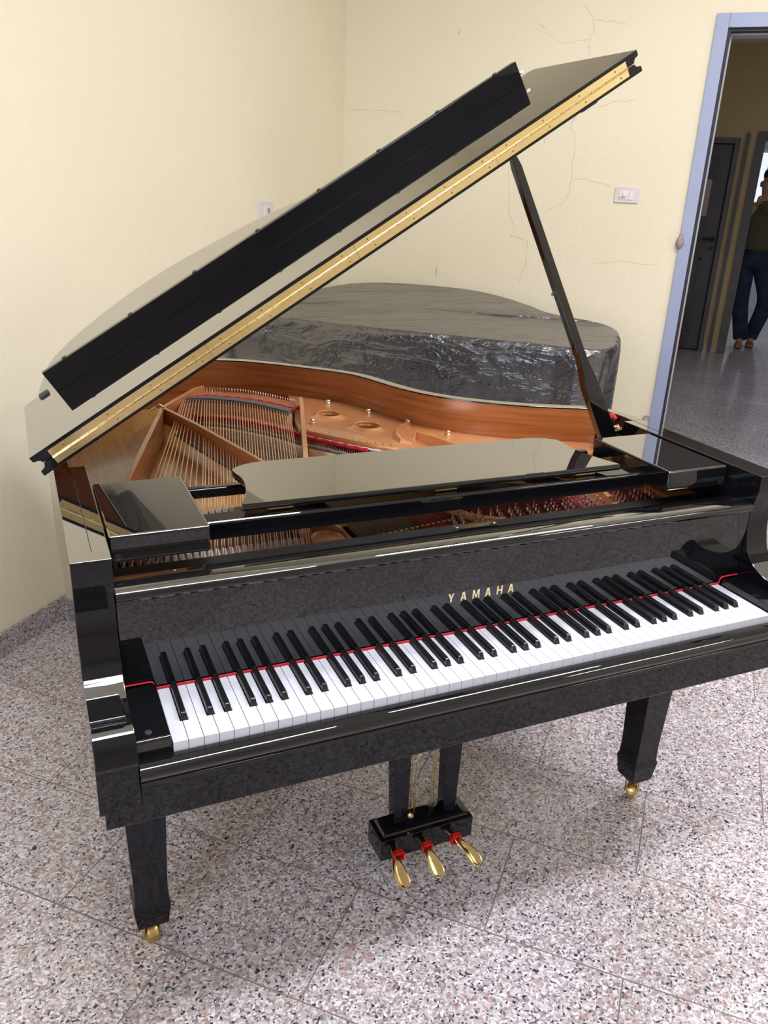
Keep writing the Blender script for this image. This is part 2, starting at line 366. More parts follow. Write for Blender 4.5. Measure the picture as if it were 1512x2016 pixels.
for (a, z, wd, h) in ((0.587, 1.105, 0.006, 0.05), (0.627, 2.28, 0.004, 0.02), (1.12, 1.79, 0.002, 0.03)):
    mb.add([W(a-wd/2, 0.0007, z-h/2), W(a+wd*.2, 0.0007, z-h/2), W(a+wd/2, 0.0007, z+h/2), W(a-wd*.3, 0.0007, z+h/2*.9)], [(0, 1, 2, 3)])
struct(mb.build('wall_back', ['wall', 'crack', 'stain'], smooth=False))
WIN_S = []; WIN_B = [(0.7, 2.3, 1.1, 2.5)]
struct(cuts(MB(), RW, RW+0.2, 0.0, RD, ROOMZ, WIN_S, 'b').build('wall_right', 'wall', smooth=False))
struct(cuts(MB(), 0.0, RW, RD, RD+0.2, ROOMZ, WIN_B, 'a').build('wall_front', 'wall', smooth=False))
def window(n, lo, hi, zl, zh, side):
    f = MB(); t = 0.06; mid = (lo+hi)/2
    def b(s, e, za, zb, d0, d1):
        if side: wbox(f, RW+d0, RW+d1, s, e, za, zb)
        else: wbox(f, s, e, RD+d0, RD+d1, za, zb)
    for s, e, za, zb in ((lo, hi, zl, zl+t), (lo, hi, zh-t, zh), (lo, lo+t, zl+t, zh-t), (hi-t, hi, zl+t, zh-t), (mid-t/2, mid+t/2, zl+t, zh-t)): b(s, e, za, zb, 0.02, 0.09)
    fr = struct(f.build('window_%d' % n, 'windowwhite', bevel=0.004))
    f = MB(); b(lo+t, mid-t/2, zl+t, zh-t, 0.05, 0.056); b(mid+t/2, hi-t, zl+t, zh-t, 0.05, 0.056)
    p = f.build('pane', 'sky', smooth=False, origin=fr.location); p.parent = fr; p.location = (0, 0, 0)
for i, (w_, s_) in enumerate([(WIN_B[0], 0)]): window(i+1, *w_, s_)
# skirting
def sk(name, a0, a1, b0, b1): struct(wbox(MB(), a0, a1, b0, b1, 0, 0.085).build(name, 'skirt', bevel=0.002))
sk('baseboard_left', 0.0, 0.012, 0.012, RD)
sk('baseboard_back', 0.012, DX0-0.062, 0.0, 0.012)
# door frame of the back wall : blue-grey face, rebate shade put in as a dark strip, pale inner strip
def frame_piece(mb, t0, t1, d0, d1):   # nested rectangle ring (portal) between offsets t0..t1 outside the opening, depth d0..d1
    a0, a1, zt = DX0, DX1, DZ
    wbox(mb, a0-t1, a0-t0, d0, d1, 0, zt+t1); wbox(mb, a1+t0, a1+t1, d0, d1, 0, zt+t1); wbox(mb, a0-t0, a1+t0, d0, d1, zt+t0, zt+t1)
mb = MB(); frame_piece(mb, 0.0, 0.058, 0.0, 0.016)
fr = struct(mb.build('door_1', 'frameblue', bevel=0.002))
mb = MB(); frame_piece(mb, -0.013, 0.018, -0.06, -0.002)
g = mb.build('door_rebate_shade', 'rebate_shade', origin=fr.location); g.parent = fr; g.location = (0, 0, 0)
mb = MB(); frame_piece(mb, -0.020, 0.018, -0.16, -0.062)
g = mb.build('inner_frame', 'framegrey', origin=fr.location); g.parent = fr; g.location = (0, 0, 0)

# hallway beyond the doorway
HZ = 3.0
struct(wbox(MB(), -1.2, 8.6, -9.8, -0.15, HZ, HZ+0.12).build('ceiling_hallway', 'ceilingm', smooth=False))
mb = cuts(MB(), -1.2, 6.5, HE2-0.14, HE2, HZ, [(1.22, 2.10, 0, 2.13), (2.335, 3.6, 0, 2.13)], 'a')
struct(mb.build('wall_hallway_far', 'hallwall', smooth=False))
struct(wbox(MB(), -1.32, -1.2, -9.8, -0.15, 0, HZ).build('wall_hallway_left', 'hallwall', smooth=False))
struct(wbox(MB(), 6.5, 6.62, -9.8, -0.15, 0, HZ).build('wall_hallway_right', 'hallwall', smooth=False))
struct(wbox(MB(), -1.2, 6.5, -9.92, -9.8, 0, HZ).build('wall_far_room', 'farwall', smooth=False))
struct(wbox(MB(), 2.105, 2.20, HE2, HE2+0.012, 0, 0.085).build('baseboard_hallway', 'skirt'))
# grey closed door in the far wall
def dframe(name, a0, a1, zt, wdt):
    m = MB(); wbox(m, a0-wdt, a0, HE2-0.02, HE2+0.025, 0, zt+wdt); wbox(m, a1, a1+wdt, HE2-0.02, HE2+0.025, 0, zt+wdt); wbox(m, a0, a1, HE2-0.02, HE2+0.025, zt, zt+wdt)
    return m
d2 = struct(dframe('door_2', 1.25, 2.052, 2.10, 0.050).build('door_2', 'doorframe', bevel=0.003))
def sub(mb, name, m, par, **kw):
    o = mb.build(name, m, origin=par.location, **kw); o.parent = par; o.location = (0, 0, 0); return o
m = MB(); wbox(m, 1.22, 2.10, HE2-0.12, HE2-0.06, 0.0, 2.13); sub(m, 'door_light_block', 'hair', d2)  # black panel added to stop light leaking round the leaf
m = MB(); wbox(m, 1.256, 2.040, HE2-0.05, HE2-0.01, 0.012, 2.090)
for (a0, a1, z0, z1) in ((1.38, 1.93, 1.15, 1.95), (1.38, 1.93, 0.2, 0.98)):
    for bx in ((a0, a1, z0, z0+.03), (a0, a1, z1-.03, z1), (a0, a0+.03, z0, z1), (a1-.03, a1, z0, z1)): wbox(m, bx[0], bx[1], HE2-0.01, HE2-0.003, bx[2], bx[3])
sub(m, 'door_leaf', 'doorgrey', d2, bevel=0.002)
m = MB(); m.lathe([(0.028, 0), (0.028, 0.008), (0.012, 0.012), (0.011, 0.05)], W(2.00, HE2-0.01, 1.17), 12, E2); m.tube([W(2.00, HE2+0.035, 1.17), W(1.90, HE2+0.04, 1.17)], 0.011)
m.lathe([(0.02, 0), (0.02, 0.007)], W(2.00, HE2-0.01, 1.08), 12, E2)
sub(m, 'door_handle', 'hair', d2)
# dark pipe / conduit strip between the doors and open door frame of the bright room
tag(wbox(MB(), 2.150, 2.185, HE2, HE2+0.03, 0, 2.2).build('wall_strip', 'doorframe', bevel=0.003), 'narrow dark vertical strip on ochre hallway wall between two doors', 'trim strip')
d3 = struct(dframe('door_3', 2.335, 3.6, 2.13, 0.085).build('door_3', 'doorframe', bevel=0.003))
mb = MB()
for bx in ((2.25, 2.45, 2.40, 2.42), ): pass
tag(wbox(MB(), 1.845, 1.903, HE2+0.0, HE2+0.0012, 1.40, 1.755).build('paper_notice', 'paper', smooth=False), 'pinkish paper notice stuck on the dark grey hallway door', 'notice')
bpy.data.objects['paper_notice'].location += -E2*0.009
# bright room: a pale door with frame and a lit pane
d4 = struct(wbox(MB(), 2.3, 2.62, -9.8, -9.76, 0.0, 2.3).build('door_4', 'windowwhite', bevel=0.003))
m = MB(); wbox(m, 2.34, 2.58, -9.76, -9.755, 1.0, 2.25); sub(m, 'pane', 'farlit', d4)
m = MB(); m.lathe([(0.055, 0.0), (0.06, 0.01), (0.06, 0.40), (0.045, 0.45), (0.018, 0.48), (0.018, 0.52)], W(1.80, HE2+0.10, 0.0), 16)
fe = m.build('fire_extinguisher', 'redpaint'); tag(fe, 'red extinguisher barely showing beside the blue-grey door frame on hallway floor', 'extinguisher')
m = MB(); m.tube([W(1.80, HE2+.10, .50), W(1.80, HE2+.17, .53)], 0.012); sub(m, 'valve', 'hair', fe)

# wall sockets / switch
def wplate(name, P, wd, ht, nrm, tang, label, cat):
    t = empty(name, P, label, cat)
    def bx(m, x0, x1, y0, y1, z0, z1):   # x along tangent, y out of wall
        m.box(x0, x1, y0, y1, z0, z1, T=lambda v: tang*v.x+nrm*v.y+Vector((0, 0, v.z))); return m
    bx(MB(), -wd/2, wd/2, 0, 0.008, -ht/2, ht/2).build('cover_plate', 'plastic', t, bevel=0.0025)
    return t, bx
t, bx = wplate('switch_plate', W(1.566, 0.0, 1.549), 0.118, 0.074, E2, E1, 'lilac-white plate with a rotary dimmer knob and rocker right of the lid prop', 'switch')
bx(MB(), -0.037, 0.010, 0.008, 0.011, -0.022, 0.022).build('dimmer_insert', 'plasticlight', t, bevel=0.001)
bx(MB(), 0.012, 0.036, 0.008, 0.0115, -0.022, 0.022).build('rocker', 'plasticlight', t, bevel=0.001)
MB().lathe([(0.0125, 0), (0.012, 0.006), (0.009, 0.011), (0.003, 0.0125)], E2*0.011+E1*(-0.010), 20, E2).build('knob', 'plasticlight', t)
bx(MB(), -0.037, -0.024, 0.011, 0.012, -0.016, -0.012).build('slot', 'plasticdark', t)
t, bx = wplate('wall_socket', W(0.0, 0.905, 1.405), 0.128, 0.082, E1, -E2, 'lilac-white electric socket on left wall behind the raised lid edge', 'socket')
bx(MB(), -0.034, 0.034, 0.008, 0.0105, -0.022, 0.022).build('socket_insert', 'plasticlight', t, bevel=0.001)
m = MB()
for z in (-0.013, 0, 0.013): m.lathe([(0.0025, 0), (0.0025, 0.0006)], E1*0.0105-E2*(-0.012)+Vector((0, 0, z)), 10, E1)
m.lathe([(0.014, 0), (0.014, 0.0006)], E1*0.0105-E2*(0.014), 18, E1)
m.build('holes', 'plasticdark', t)
# pinkish knob at the door frame edge and grey coil low at the frame
m = MB(); m.lathe([(0.002, -0.035), (0.012, -0.030), (0.021, -0.012), (0.019, 0.004), (0.012, 0.022), (0.006, 0.038), (0.001, 0.042)], W(1.858, 0.018, 1.345), 14)
tag(m.build('wall_bumper', 'bumper'), 'small rounded pinkish thing peeking past the left edge of the blue-grey door frame', 'knob')
m = MB(); pts = [W(1.838+0.016*math.cos(t_/10*math.pi*1.3+0.6), 0.02, 0.420+0.022*math.sin(t_/10*math.pi*1.3+0.6)) for t_ in range(11)]
m.tube(pts, 0.005, 8); tag(m.build('door_stop', 'plasticdark'), 'small grey curved fitting low on back wall against the blue-grey frame', 'door stop')
# debris on the floor
bm_ = bmesh.new(); bmesh.ops.create_icosphere(bm_, subdivisions=2, radius=0.005)
for v in bm_.verts: v.co *= random.uniform(0.75, 1.25); v.co.z *= 0.8
me = bpy.data.meshes.new('floor_crumb'); bm_.to_mesh(me); bm_.free(); me.materials.append(M['debris'])
o = bpy.data.objects.new('floor_crumb', me); C.objects.link(o); o.location = (-0.2486, 0.687, 0.004)
tag(o, 'tiny dark brown crumb lying on granite floor left of the piano', 'crumb')
# ceiling lamps (bodies)
for i, (a, b, pw_) in enumerate(FIX):
    tl = empty('ceiling_lamp', W(a, b, ROOMZ-0.08))
    tag(tl, 'white rectangular fluorescent lamp on ceiling ' + ['over the covered piano in the corner', 'over the open piano', 'added to brighten the right wall'][i], 'ceiling lamp', 'fluorescent ceiling lamps')
    m = MB(); m.box(-0.66, 0.66, -0.16, 0.16, 0.0, 0.08, T=lambda v: E1*v.x+E2*v.y+Vector((0, 0, v.z))); m.build('lamp_body', 'windowwhite', tl, bevel=0.006)
    m = MB(); m.box(-0.62, 0.62, -0.13, 0.13, -0.012, 0.0, T=lambda v: E1*v.x+E2*v.y+Vector((0, 0, v.z))); m.build('diffuser', 'tube', tl, bevel=0.003)

# ------------------------------------------------------------------ covered second piano
def cover():
    near_l, near_r = 0.06, 1.64
    ol = [(0.10, 1.40, 1.0), (0.37, 1.42, 1.0), (0.84, 1.43, 1.0), (1.17, 1.42, 1.0), (1.50, 1.41, 1.0), (1.62, 1.405, 1.0), (1.69, 1.37, .998), (1.715, 1.28, .998), (1.72, 1.13, 1.0), (1.70, 0.92, 1.0),
          (1.67, 0.80, 1.0), (1.62, 0.74, 1.006), (1.54, 0.73, 1.015), (1.36, 0.66, 1.022), (1.22, 0.48, 1.027), (1.02, 0.24, 1.03), (0.84, 0.10, 1.032), (0.66, 0.06, 1.033), (0.45, 0.05, 1.032), (0.29, 0.09, 1.03), (0.18, 0.25, 1.03), (0.13, 0.50, 1.025),
          (0.10, 0.85, 1.02), (0.08, 1.20, 1.005)]
    ring = smooth_curve(ol, 6, True); n = len(ring)
    c = Vector((0.80, 0.85, 1.012)); rings = []
    rnd = random.Random(3)
    fold = [rnd.uniform(-1, 1) for _ in range(n)]
    for _ in range(2): fold = [(fold[i-1]+fold[i]*2+fold[(i+1) % n])/4 for i in range(n)]
    for f in (0.02, 0.2, 0.4, 0.6, 0.8, 0.93, 0.985, 1.0):       # top
        rg = []
        for i, p in enumerate(ring):
            q = c.lerp(p, f); k = math.sin(q.x*19+q.y*7)*math.sin(q.y*13-q.x*5)
            q.z += 0.006*k*(1-f**6); rg.append(q)
        rings.append(rg)
    nn = normals2d([(p.x, p.y) for p in ring], True)
    cen = Vector((0.8, 0.8))
    sgn = [1 if nn[i].dot(Vector((ring[i].x, ring[i].y))-cen) > 0 else -1 for i in range(n)]
    sg = 1 if sum(sgn) > 0 else -1
    for dz, out, fa in ((0.012, 0.010, 0.0), (0.04, 0.012, 0.004), (0.10, 0.006, 0.008), (0.18, -0.004, 0.014), (0.28, -0.012, 0.018), (0.42, -0.022, 0.024), (0.60, -0.03, 0.03), (0.80, -0.03, 0.035), (0.99, -0.02, 0.04)):
        rg = []
        for i, p in enumerate(ring):
            x = p.x+nn[i].x*sg*(out+fold[i]*fa*2.2); y = p.y+nn[i].y*sg*(out+fold[i]*fa*2.2)
            rg.append(Vector((x, max(y, 0.02), p.z-dz)))
        rings.append(rg)
    m = MB(); m.loft([[W(p.x, p.y, p.z) for p in r] for r in rings], True, False)
    m.add([W(p.x, p.y, p.z) for p in rings[0]], [tuple(range(n))])
    o = m.build('piano_cover', 'cover', subsurf=1, ang=3.0)
    tag(o, 'wrinkled black fabric cover draped over a grand piano in the corner behind', 'piano cover')
cover()

# ------------------------------------------------------------------ GRAND PIANO
ZK = 0.7416; KW = 1.225/52; XC = 0.6125
XL, XR = -0.1140, 1.3390; IL, IR = -0.0535, 1.2785; ZR = 0.992
PN = empty('grand_piano', (0, 0, 0), 'glossy black grand piano with raised lid, brass fittings and copper strings on granite floor', 'piano')
def part(mb, name, m, par=PN, **kw): return mb.build(name, m, par, **kw)

# --- rim
outer = smooth_curve([(XR, 0.60), (1.338, 0.665), (1.322, 0.722), (1.275, 0.765), (1.20, 0.797), (1.115, 0.840), (1.028, 0.898), (0.948, 0.975), (0.895, 1.06), (0.862, 1.15), (0.835, 1.24), (0.795, 1.32), (0.70, 1.42), (0.60, 1.51), (0.50, 1.58), (0.38, 1.615), (0.25, 1.615), (0.12, 1.575), (0.02, 1.50), (-0.05, 1.40), (-0.09, 1.28), (XL, 1.13), (XL, 0.9), (XL, 0.60)], 6)
nr = normals2d(outer)
if nr[3].x < 0: nr = [-v for v in nr]
T = 0.031
inner = [(p[0]-n_.x*T, p[1]-n_.y*T) for p, n_ in zip(outer, nr)]
inner2 = [(p[0]-n_.x*(T+0.003), p[1]-n_.y*(T+0.003)) for p, n_ in zip(outer, nr)]
def strip(a, b, z0, z1):
    m = MB(); m.loft([[Vector((*pa, z0)), Vector((*pa, z1)), Vector((*pb, z1)), Vector((*pb, z0))] for pa, pb in zip(a, b)]); return m
part(strip(outer, inner, 0.655, ZR), 'rim', ['polish', 'black'], bevel=0.0012, ang=0.5, split=Vector((0, 0, 1)))
part(strip([(p[0]-n_.x*(T+0.0004), p[1]-n_.y*(T+0.0004)) for p, n_ in zip(outer, nr)][9:], inner2[9:], 0.80, ZR-0.004), 'rim_lining', 'mahogany', ang=0.8)

# --- arms (cheeks) with scroll profile
prof = smooth_curve([(0.1405, 0.960), (0.1465, 0.930), (0.1515, 0.893), (0.1475, 0.855), (0.136, 0.819), (0.1165, 0.798), (0.093, 0.785), (0.07, 0.7785), (0.045, 0.7755)], 4) + \
    smooth_curve([(0.030, 0.778), (0.016, 0.781), (0.002, 0.779), (-0.010, 0.770), (-0.019, 0.757), (-0.026, 0.744), (-0.028, 0.738)], 3) + \
    [(-0.024, 0.733), (-0.024, 0.655), (0.60, 0.655), (0.60, ZR), (0.1417, ZR)]
for x0, x1 in ((XL, IL), (IR, XR)):
    m = MB(); m.prism(prof, x0, x1, lambda u, v, t: Vector((t, u, v)))
    a = part(m, 'arm', ['polish', 'panel'], bevel=0.0016, ang=0.5, split=Vector((0, 0, 1)))
    xs = -0.080 if x0 < 0 else 1.305
    part(MB().box(xs-0.0006, xs+0.0006, 0.175, 0.598, ZR-0.0004, ZR+0.0004), 'seam', 'satin', a)

# --- keybed, keyslip, cheek blocks
part(MB().box(-0.1065, 1.3315, -0.018, 0.50, 0.622, 0.6545), 'keybed', 'panel', bevel=0.002)
part(MB().box(IL+0.0005, IR-0.0005, -0.020, 0.0, 0.655, 0.6945), 'key_frame_rail', 'panel', bevel=0.001)
kp = [(-0.004, 0.700), (-0.004, 0.7275)] + smooth_curve([(-0.014, 0.7285), (-0.024, 0.7265), (-0.0305, 0.7215), (-0.0335, 0.7145), (-0.0320, 0.708), (-0.0285, 0.7045)], 4) + [(-0.0315, 0.7025), (-0.0325, 0.6985), (-0.0285, 0.695), (-0.0045, 0.695)]
m = MB(); m.prism(kp, IL+0.0005, IR-0.0005, lambda u, v, t: Vector((t, u, v)))
part(m, 'key_slip', 'black', bevel=0.0006, ang=0.5)
cp = [(0.0, 0.7155), (0.0, 0.751)] + [(0.006-0.006*math.cos(t/5*math.pi/2), 0.751+0.006*math.sin(t/5*math.pi/2)) for t in range(1, 6)] + [(0.146, 0.757), (0.146, 0.7155)]
for x0, x1, sx in ((IL+0.0005, -0.0025, -0.0328), (1.2275, IR-0.0005, 1.2578)):
    m = MB(); m.prism([(u-0.0035, v) for u, v in cp], x0, x1, lambda u, v, t: Vector((t, u, v)))
    m.box(x0, x1, -0.002, 0.146, 0.696, 0.7154)
    b = part(m, 'cheek_block', 'black', bevel=0.001, ang=0.5)
    part(MB().lathe([(0.0055, 0), (0.0052, 0.0016), (0.003, 0.0018), (0.0028, 0.0008), (0.0001, 0.0008)], (sx, 0.0155, 0.757), 18), 'rubber_button', 'rubber', b)

# --- keys
names = [('A', 'B', 'C', 'D', 'E', 'F', 'G')[i % 7] for i in range(52)]
off = {'A': 0.003, 'C': -0.0022, 'D': 0.0022, 'F': -0.003, 'G': 0.0}
blacks = [(KW*(i+1)+off[nm]) for i, nm in enumerate(names[:-1]) if nm in off]
BW = 0.0112
for i in range(52):
    x0, x1 = KW*i+0.0004, KW*(i+1)-0.0004; l, r_ = x0, x1
    for b in blacks:
        if b-BW/2-0.0012 < x1 < b+BW/2+0.02 and abs(b-KW*(i+1)) < 0.006: r_ = b-BW/2-0.0010
        if abs(b-KW*i) < 0.006: l = b+BW/2+0.0010
    pl = [(x0, 0.0), (x1, 0.0), (x1, 0.0495), (r_, 0.0495), (r_, 0.149), (l, 0.149), (l, 0.0495), (x0, 0.0495)]
    pp = []
    for p in pl:
        if not pp or (abs(p[0]-pp[-1][0])+abs(p[1]-pp[-1][1])) > 1e-6: pp.append(p)
    m = MB(); m.loft([[Vector((x, y, ZK-0.0205)) for x, y in pp], [Vector((x, y, ZK)) for x, y in pp]])
    o = part(m, 'white_key', 'white', bevel=0.0007)
def bkey(xc):
    m = MB(); h = 0.0118; rows = []
    for y, wt, zt in ((0.0505, BW/2, -0.0205), ):
        pass
    def sec(y, z, hw, r=0.0018):
        return [Vector((xc-BW/2, y, ZK-0.018)), Vector((xc+BW/2, y, ZK-0.018)), Vector((xc+hw, y, z-r)), Vector((xc+hw-r*0.7, y, z)), Vector((xc-hw+r*0.7, y, z)), Vector((xc-hw, y, z-r))]
    m.loft([sec(0.0500, ZK-0.004, BW/2-0.0001, 0.0006), sec(0.0520, ZK+0.004, 0.0052, 0.001), sec(0.0545, ZK+0.0098, 0.0048), sec(0.0565, ZK+0.0112, 0.0047), sec(0.060, ZK+h, 0.0047), sec(0.149, ZK+h-0.0008, 0.0047)])
    return m
for b in blacks: part(bkey(b), 'black_key', 'ebony', bevel=0.0004)

# --- key felt and fallboard
fp = [(IL+0.001, 0.7582), (-0.012, 0.7582), (-0.006, 0.7565), (-0.0028, 0.752), (-0.0024, 0.7455), (0.0, ZK+0.0022), (1.225, ZK+0.0022), (1.2274, 0.7455), (1.228, 0.752), (1.231, 0.7565), (1.237, 0.7582), (IR-0.001, 0.7582)]
m = MB(); hh = [0.0006]*5+[0.0017]*2+[0.0006]*5
m.loft([[Vector((x, 0.1475, z-h_)), Vector((x, 0.1475, z+h_)), Vector((x, 0.1508, z+h_)), Vector((x, 0.1508, z-h_))] for (x, z), h_ in zip(fp, hh)])
part(m, 'key_felt', 'felt', smooth=False)
fbp = [(0.1525, 0.9106), (0.1475, 0.9106), (0.1452, 0.9135), (0.1445, 0.9175), (0.1452, 0.9225), (0.1485, 0.9275), (0.1545, 0.9300), (0.2050, 0.9300), (0.2095, 0.9270), (0.2100, 0.9200), (0.1760, 0.9106)]
roll = MB(); roll.prism(fbp, IL+0.0012, IR-0.0012, lambda u, v, t: Vector((t, u, v)))
m = MB()
fo = [(IL+.0012, .7595), (-.010, .7595), (-.004, .757), (-.0012, .752), (-.0008, .7472), (1.2258, .7472), (1.2262, .752), (1.229, .757), (1.235, .7595), (IR-.0012, .7595), (IR-.0012, .9105), (IL+.0012, .9105)]
m.loft([[Vector((x, 0.1512, z)) for x, z in fo], [Vector((x, 0.172, z)) for x, z in fo]])
FB = part(m, 'fallboard', 'black', bevel=0.0010, seg=3, ang=0.5)
part(roll, 'fallboard_lip', ['polish', 'black'], FB, bevel=0.0006, ang=0.6, split=Vector((0, 0, 1)))
# raised lettering
GL = {'Y': [[(0, 1), (.26, 1), (.5, .60), (.74, 1), (1, 1), (.63, .42), (.63, 0), (.37, 0), (.37, .42)]],
      'A': [[(0, 0), (.26, 0), (.33, .22), (.67, .22), (.74, 0), (1, 0), (.66, 1), (.34, 1)], [(.39, .38), (.5, .78), (.61, .38)]],
      'M': [[(0, 0), (.2, 0), (.2, .66), (.40, .1), (.60, .1), (.8, .66), (.8, 0), (1, 0), (1, 1), (.74, 1), (.5, .36), (.26, 1), (0, 1)]],
      'H': [[(0, 0), (.27, 0), (.27, .40), (.73, .40), (.73, 0), (1, 0), (1, 1), (.73, 1), (.73, .60), (.27, .60), (.27, 1), (0, 1)]]}
m = MB(); x = 0.5400
for ch, wd, adv in (('Y', 0.0125, .0262), ('A', 0.0130, .0262), ('M', 0.0150, .0272), ('A', 0.0130, .0262), ('H', 0.0125, .0250), ('A', 0.0130, 0)):
    vs, fs = fill2d([[(x+u*wd, 0.8105+v*0.0182) for u, v in lp] for lp in GL[ch]], 0, 0.0009)
    m.add([(a, 0.1512-c, b) for a, b, c in vs], fs); x += adv
part(m, 'lettering', 'brass', FB, smooth=False)

# --- stop rail with serial plate
part(MB().box(IL+0.001, IR-0.001, 0.2125, 0.292, 0.880, 0.904), 'stop_rail', 'satin', bevel=0.001)
vs, fs = fill2d([[(0.583, 0.2175), (0.589, 0.2145), (0.675, 0.2145), (0.681, 0.2175), (0.681, 0.236), (0.675, 0.239), (0.589, 0.239), (0.583, 0.236)]], 0, 0.0012)
m = MB(); m.add([(a, b, c+0.9265) for a, b, c in vs], fs)
m.box(0.590, 0.674, 0.216, 0.237, 0.9041, 0.9265); m.cur = 1; m.box(0.605, 0.659, 0.2215, 0.2325, 0.9276, 0.9280)
for x_ in (0.5905, 0.6735): m.lathe([(0.003, 0), (0.002, 0.001)], (x_, 0.2268, 0.9277), 10)
part(m, 'serial_plate', ['nickel', 'screw'], smooth=False)

# --- music desk assembly
for x0, x1 in ((-0.0505, 0.1165), (1.1085, 1.2755)):
    m = MB(); m.box(x0, x1, 0.234, 0.500, 0.9405, 0.9885)
    b = part(m, 'desk_block', ['polish', 'black'], bevel=0.005, seg=4, split=Vector((0, 0, 1)))
    xk = x0+0.012 if x0 < 0 else x1-0.012
    part(MB().lathe([(0.008, 0), (0.008, 0.003), (0.005, 0.004)], (xk, 0.234, 0.950), 16, (0, -1, 0)), 'knob', 'satin', b)
part(MB().prism([(0.302, 0.930), (0.302, 0.962), (0.306, 0.966), (0.342, 0.966), (0.346, 0.962), (0.346, 0.930)], 0.117, 1.108, lambda u, v, t: Vector((t, u, v))), 'desk_rail', 'black', bevel=0.002)
part(MB().box(0.117, 1.108, 0.512, 0.534, 0.930, 0.952), 'desk_back_bar', 'black', bevel=0.005, seg=4)
part(MB().box(0.117, 0.135, 0.346, 0.512, 0.930, 0.940).box(1.090, 1.108, 0.346, 0.512, 0.930, 0.940), 'desk_slide', 'satin')
half = [(.190, .3015), (.2019, .3329), (.2120, .3642), (.2190, .4000), (.2210, .4300), (.2190, .4520), (.2164, .4648), (.2155, .4845), (.2200, .4960), (.2315, .5063), (.2523, .5183), (.282, .5250)]
half = [((x+.1437)*1.0093-.1437, (y+1.048)*1.0093-1.048) for x, y in half]
loop = half[:1]+smooth_curve(half[1:], 4)
loop = [(0.1925, 0.309)] + loop + [(1.225-x, y) for x, y in reversed(loop)] + [(1.225-0.1925, 0.309)]
vs, fs = fill2d([loop], 0.9765, 0.9900, 0.002)
m = MB(); m.add(vs, fs); DK = part(m, 'music_desk', ['polish', 'black'], ang=0.6, split=Vector((0, 0, 1)))
for x in (0.265, 0.612, 0.955):
    m = MB(); m.tube([(x-0.025, 0.325, 0.971), (x+0.025, 0.325, 0.971)], 0.0045, 10); m.box(x-0.025, x+0.025, 0.325, 0.343, 0.9662, 0.9685)
    part(m, 'hinge', 'brassdull', DK)

# --- soundboard, belly, plate
z_sb = 0.845
inn = [(p[0]-n_.x*(T+0.004), p[1]-n_.y*(T+0.004)) for p, n_ in zip(outer, nr)]
sb_loop = [(IR-0.004, 0.50)]+[(min(x, 1.30), y) for x, y in inn]+[(IL+0.002, 0.50)]
def polyplate(loop, z0, z1): vs, fs = fill2d([loop], z0, z1); m = MB(); return m.add(vs, fs)
part(polyplate([(1.2995, 0.61)]+[p for p in inn if p[1] > 0.61 or True][1:-1]+[(-0.080, 0.61)], 0.835, z_sb), 'soundboard', 'spruce', smooth=False)
part(MB().box(IL+0.001, IR-0.001, 0.215, 0.612, 0.80, 0.8345), 'action_bed', 'darkwood', smooth=False)
ob = [(p[0]-n_.x*0.012, p[1]-n_.y*0.012) for p, n_ in zip(outer, nr)]
part(polyplate(ob, 0.657, 0.662), 'bottom_board', 'satin', smooth=False)
# plate web on the treble side with holes
rim_in = [(p[0]-n_.x*(T+0.006), p[1]-n_.y*(T+0.006)) for p, n_ in zip(outer, nr)]
web_rim = [p for p in rim_in if p[1] > 0.64 and p[0] > 0.62]
def circ(c, r, n=28): return [(c[0]+r*math.cos(2*math.pi*k/n), c[1]+r*math.sin(2*math.pi*k/n)) for k in range(n)]
HO = [((0.6660, 1.165), 0.031), ((0.7290, 1.020), 0.0345), ((0.8430, 0.872), 0.026)]
web = web_rim[:] + [(0.590, 1.26), (0.5530, 1.13), (0.5380, 1.045), (0.5565, 1.035), (0.60, 0.975), (0.645, 0.915), (0.70, 0.855), (0.76, 0.80), (0.85, 0.745), (0.98, 0.69), (1.15, 0.64), (1.24, 0.62)]
vs, fs = fill2d([web]+[circ(c, r) for c, r in HO], 0.884, 0.8985, 0.0015)
m = MB(); m.add(vs, fs)
for (c, r) in HO:     # raised lips
    m.lathe([(r, -0.004), (r+0.0005, 0.0065), (r+0.004, 0.0085), (r+0.009, 0.0068), (r+0.013, 0.003), (r+0.020, 0.0016), (r+0.028, -0.0006)], (c[0], c[1], 0.8985), 32, caps=False)
part(m, 'plate_web', 'plate', ang=0.7)
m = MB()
for (c, r) in HO: m.lathe([(r+0.001, -0.015), (r+0.001, -0.0495), (0.001, -0.0495)], (c[0], c[1], 0.8985), 28, caps=False)  # dark tube and disc below each hole, put in as shade
part(m, 'hole_shade', 'satin')
# bars of the plate
def bar(name, pts, wt, ztop, zbot, wb=None, m_='plate'):
    wb = wb or wt; P = [Vector((*p, 0)) for p in pts]; rings = []
    for i, p in enumerate(P):
        t = (P[min(i+1, len(P)-1)]-P[max(i-1, 0)]).normalized(); nn_ = Vector((t.y, -t.x, 0))
        zt = ztop[i] if isinstance(ztop, (list, tuple)) else ztop
        rings.append([p-nn_*wb+Vector((0, 0, zbot)), p-nn_*wt+Vector((0, 0, zt)), p+nn_*wt+Vector((0, 0, zt)), p+nn_*wb+Vector((0, 0, zbot))])
    m = MB(); m.loft(rings); return part(m, name, m_, bevel=0.0018)
bar('plate_bar', [(-0.045, 0.42), (0.0315, 0.683), (0.199, 1.262), (0.216, 1.300), (0.335, 1.470), (0.365, 1.492)], 0.0065, [0.925]*4+[0.93, 0.93], 0.848, 0.008)
bar('plate_bar', [(0.206, 1.279), (0.262, 1.085), (0.345, 0.735), (0.425, 0.40)], 0.0055, 0.925, 0.880, 0.0065)
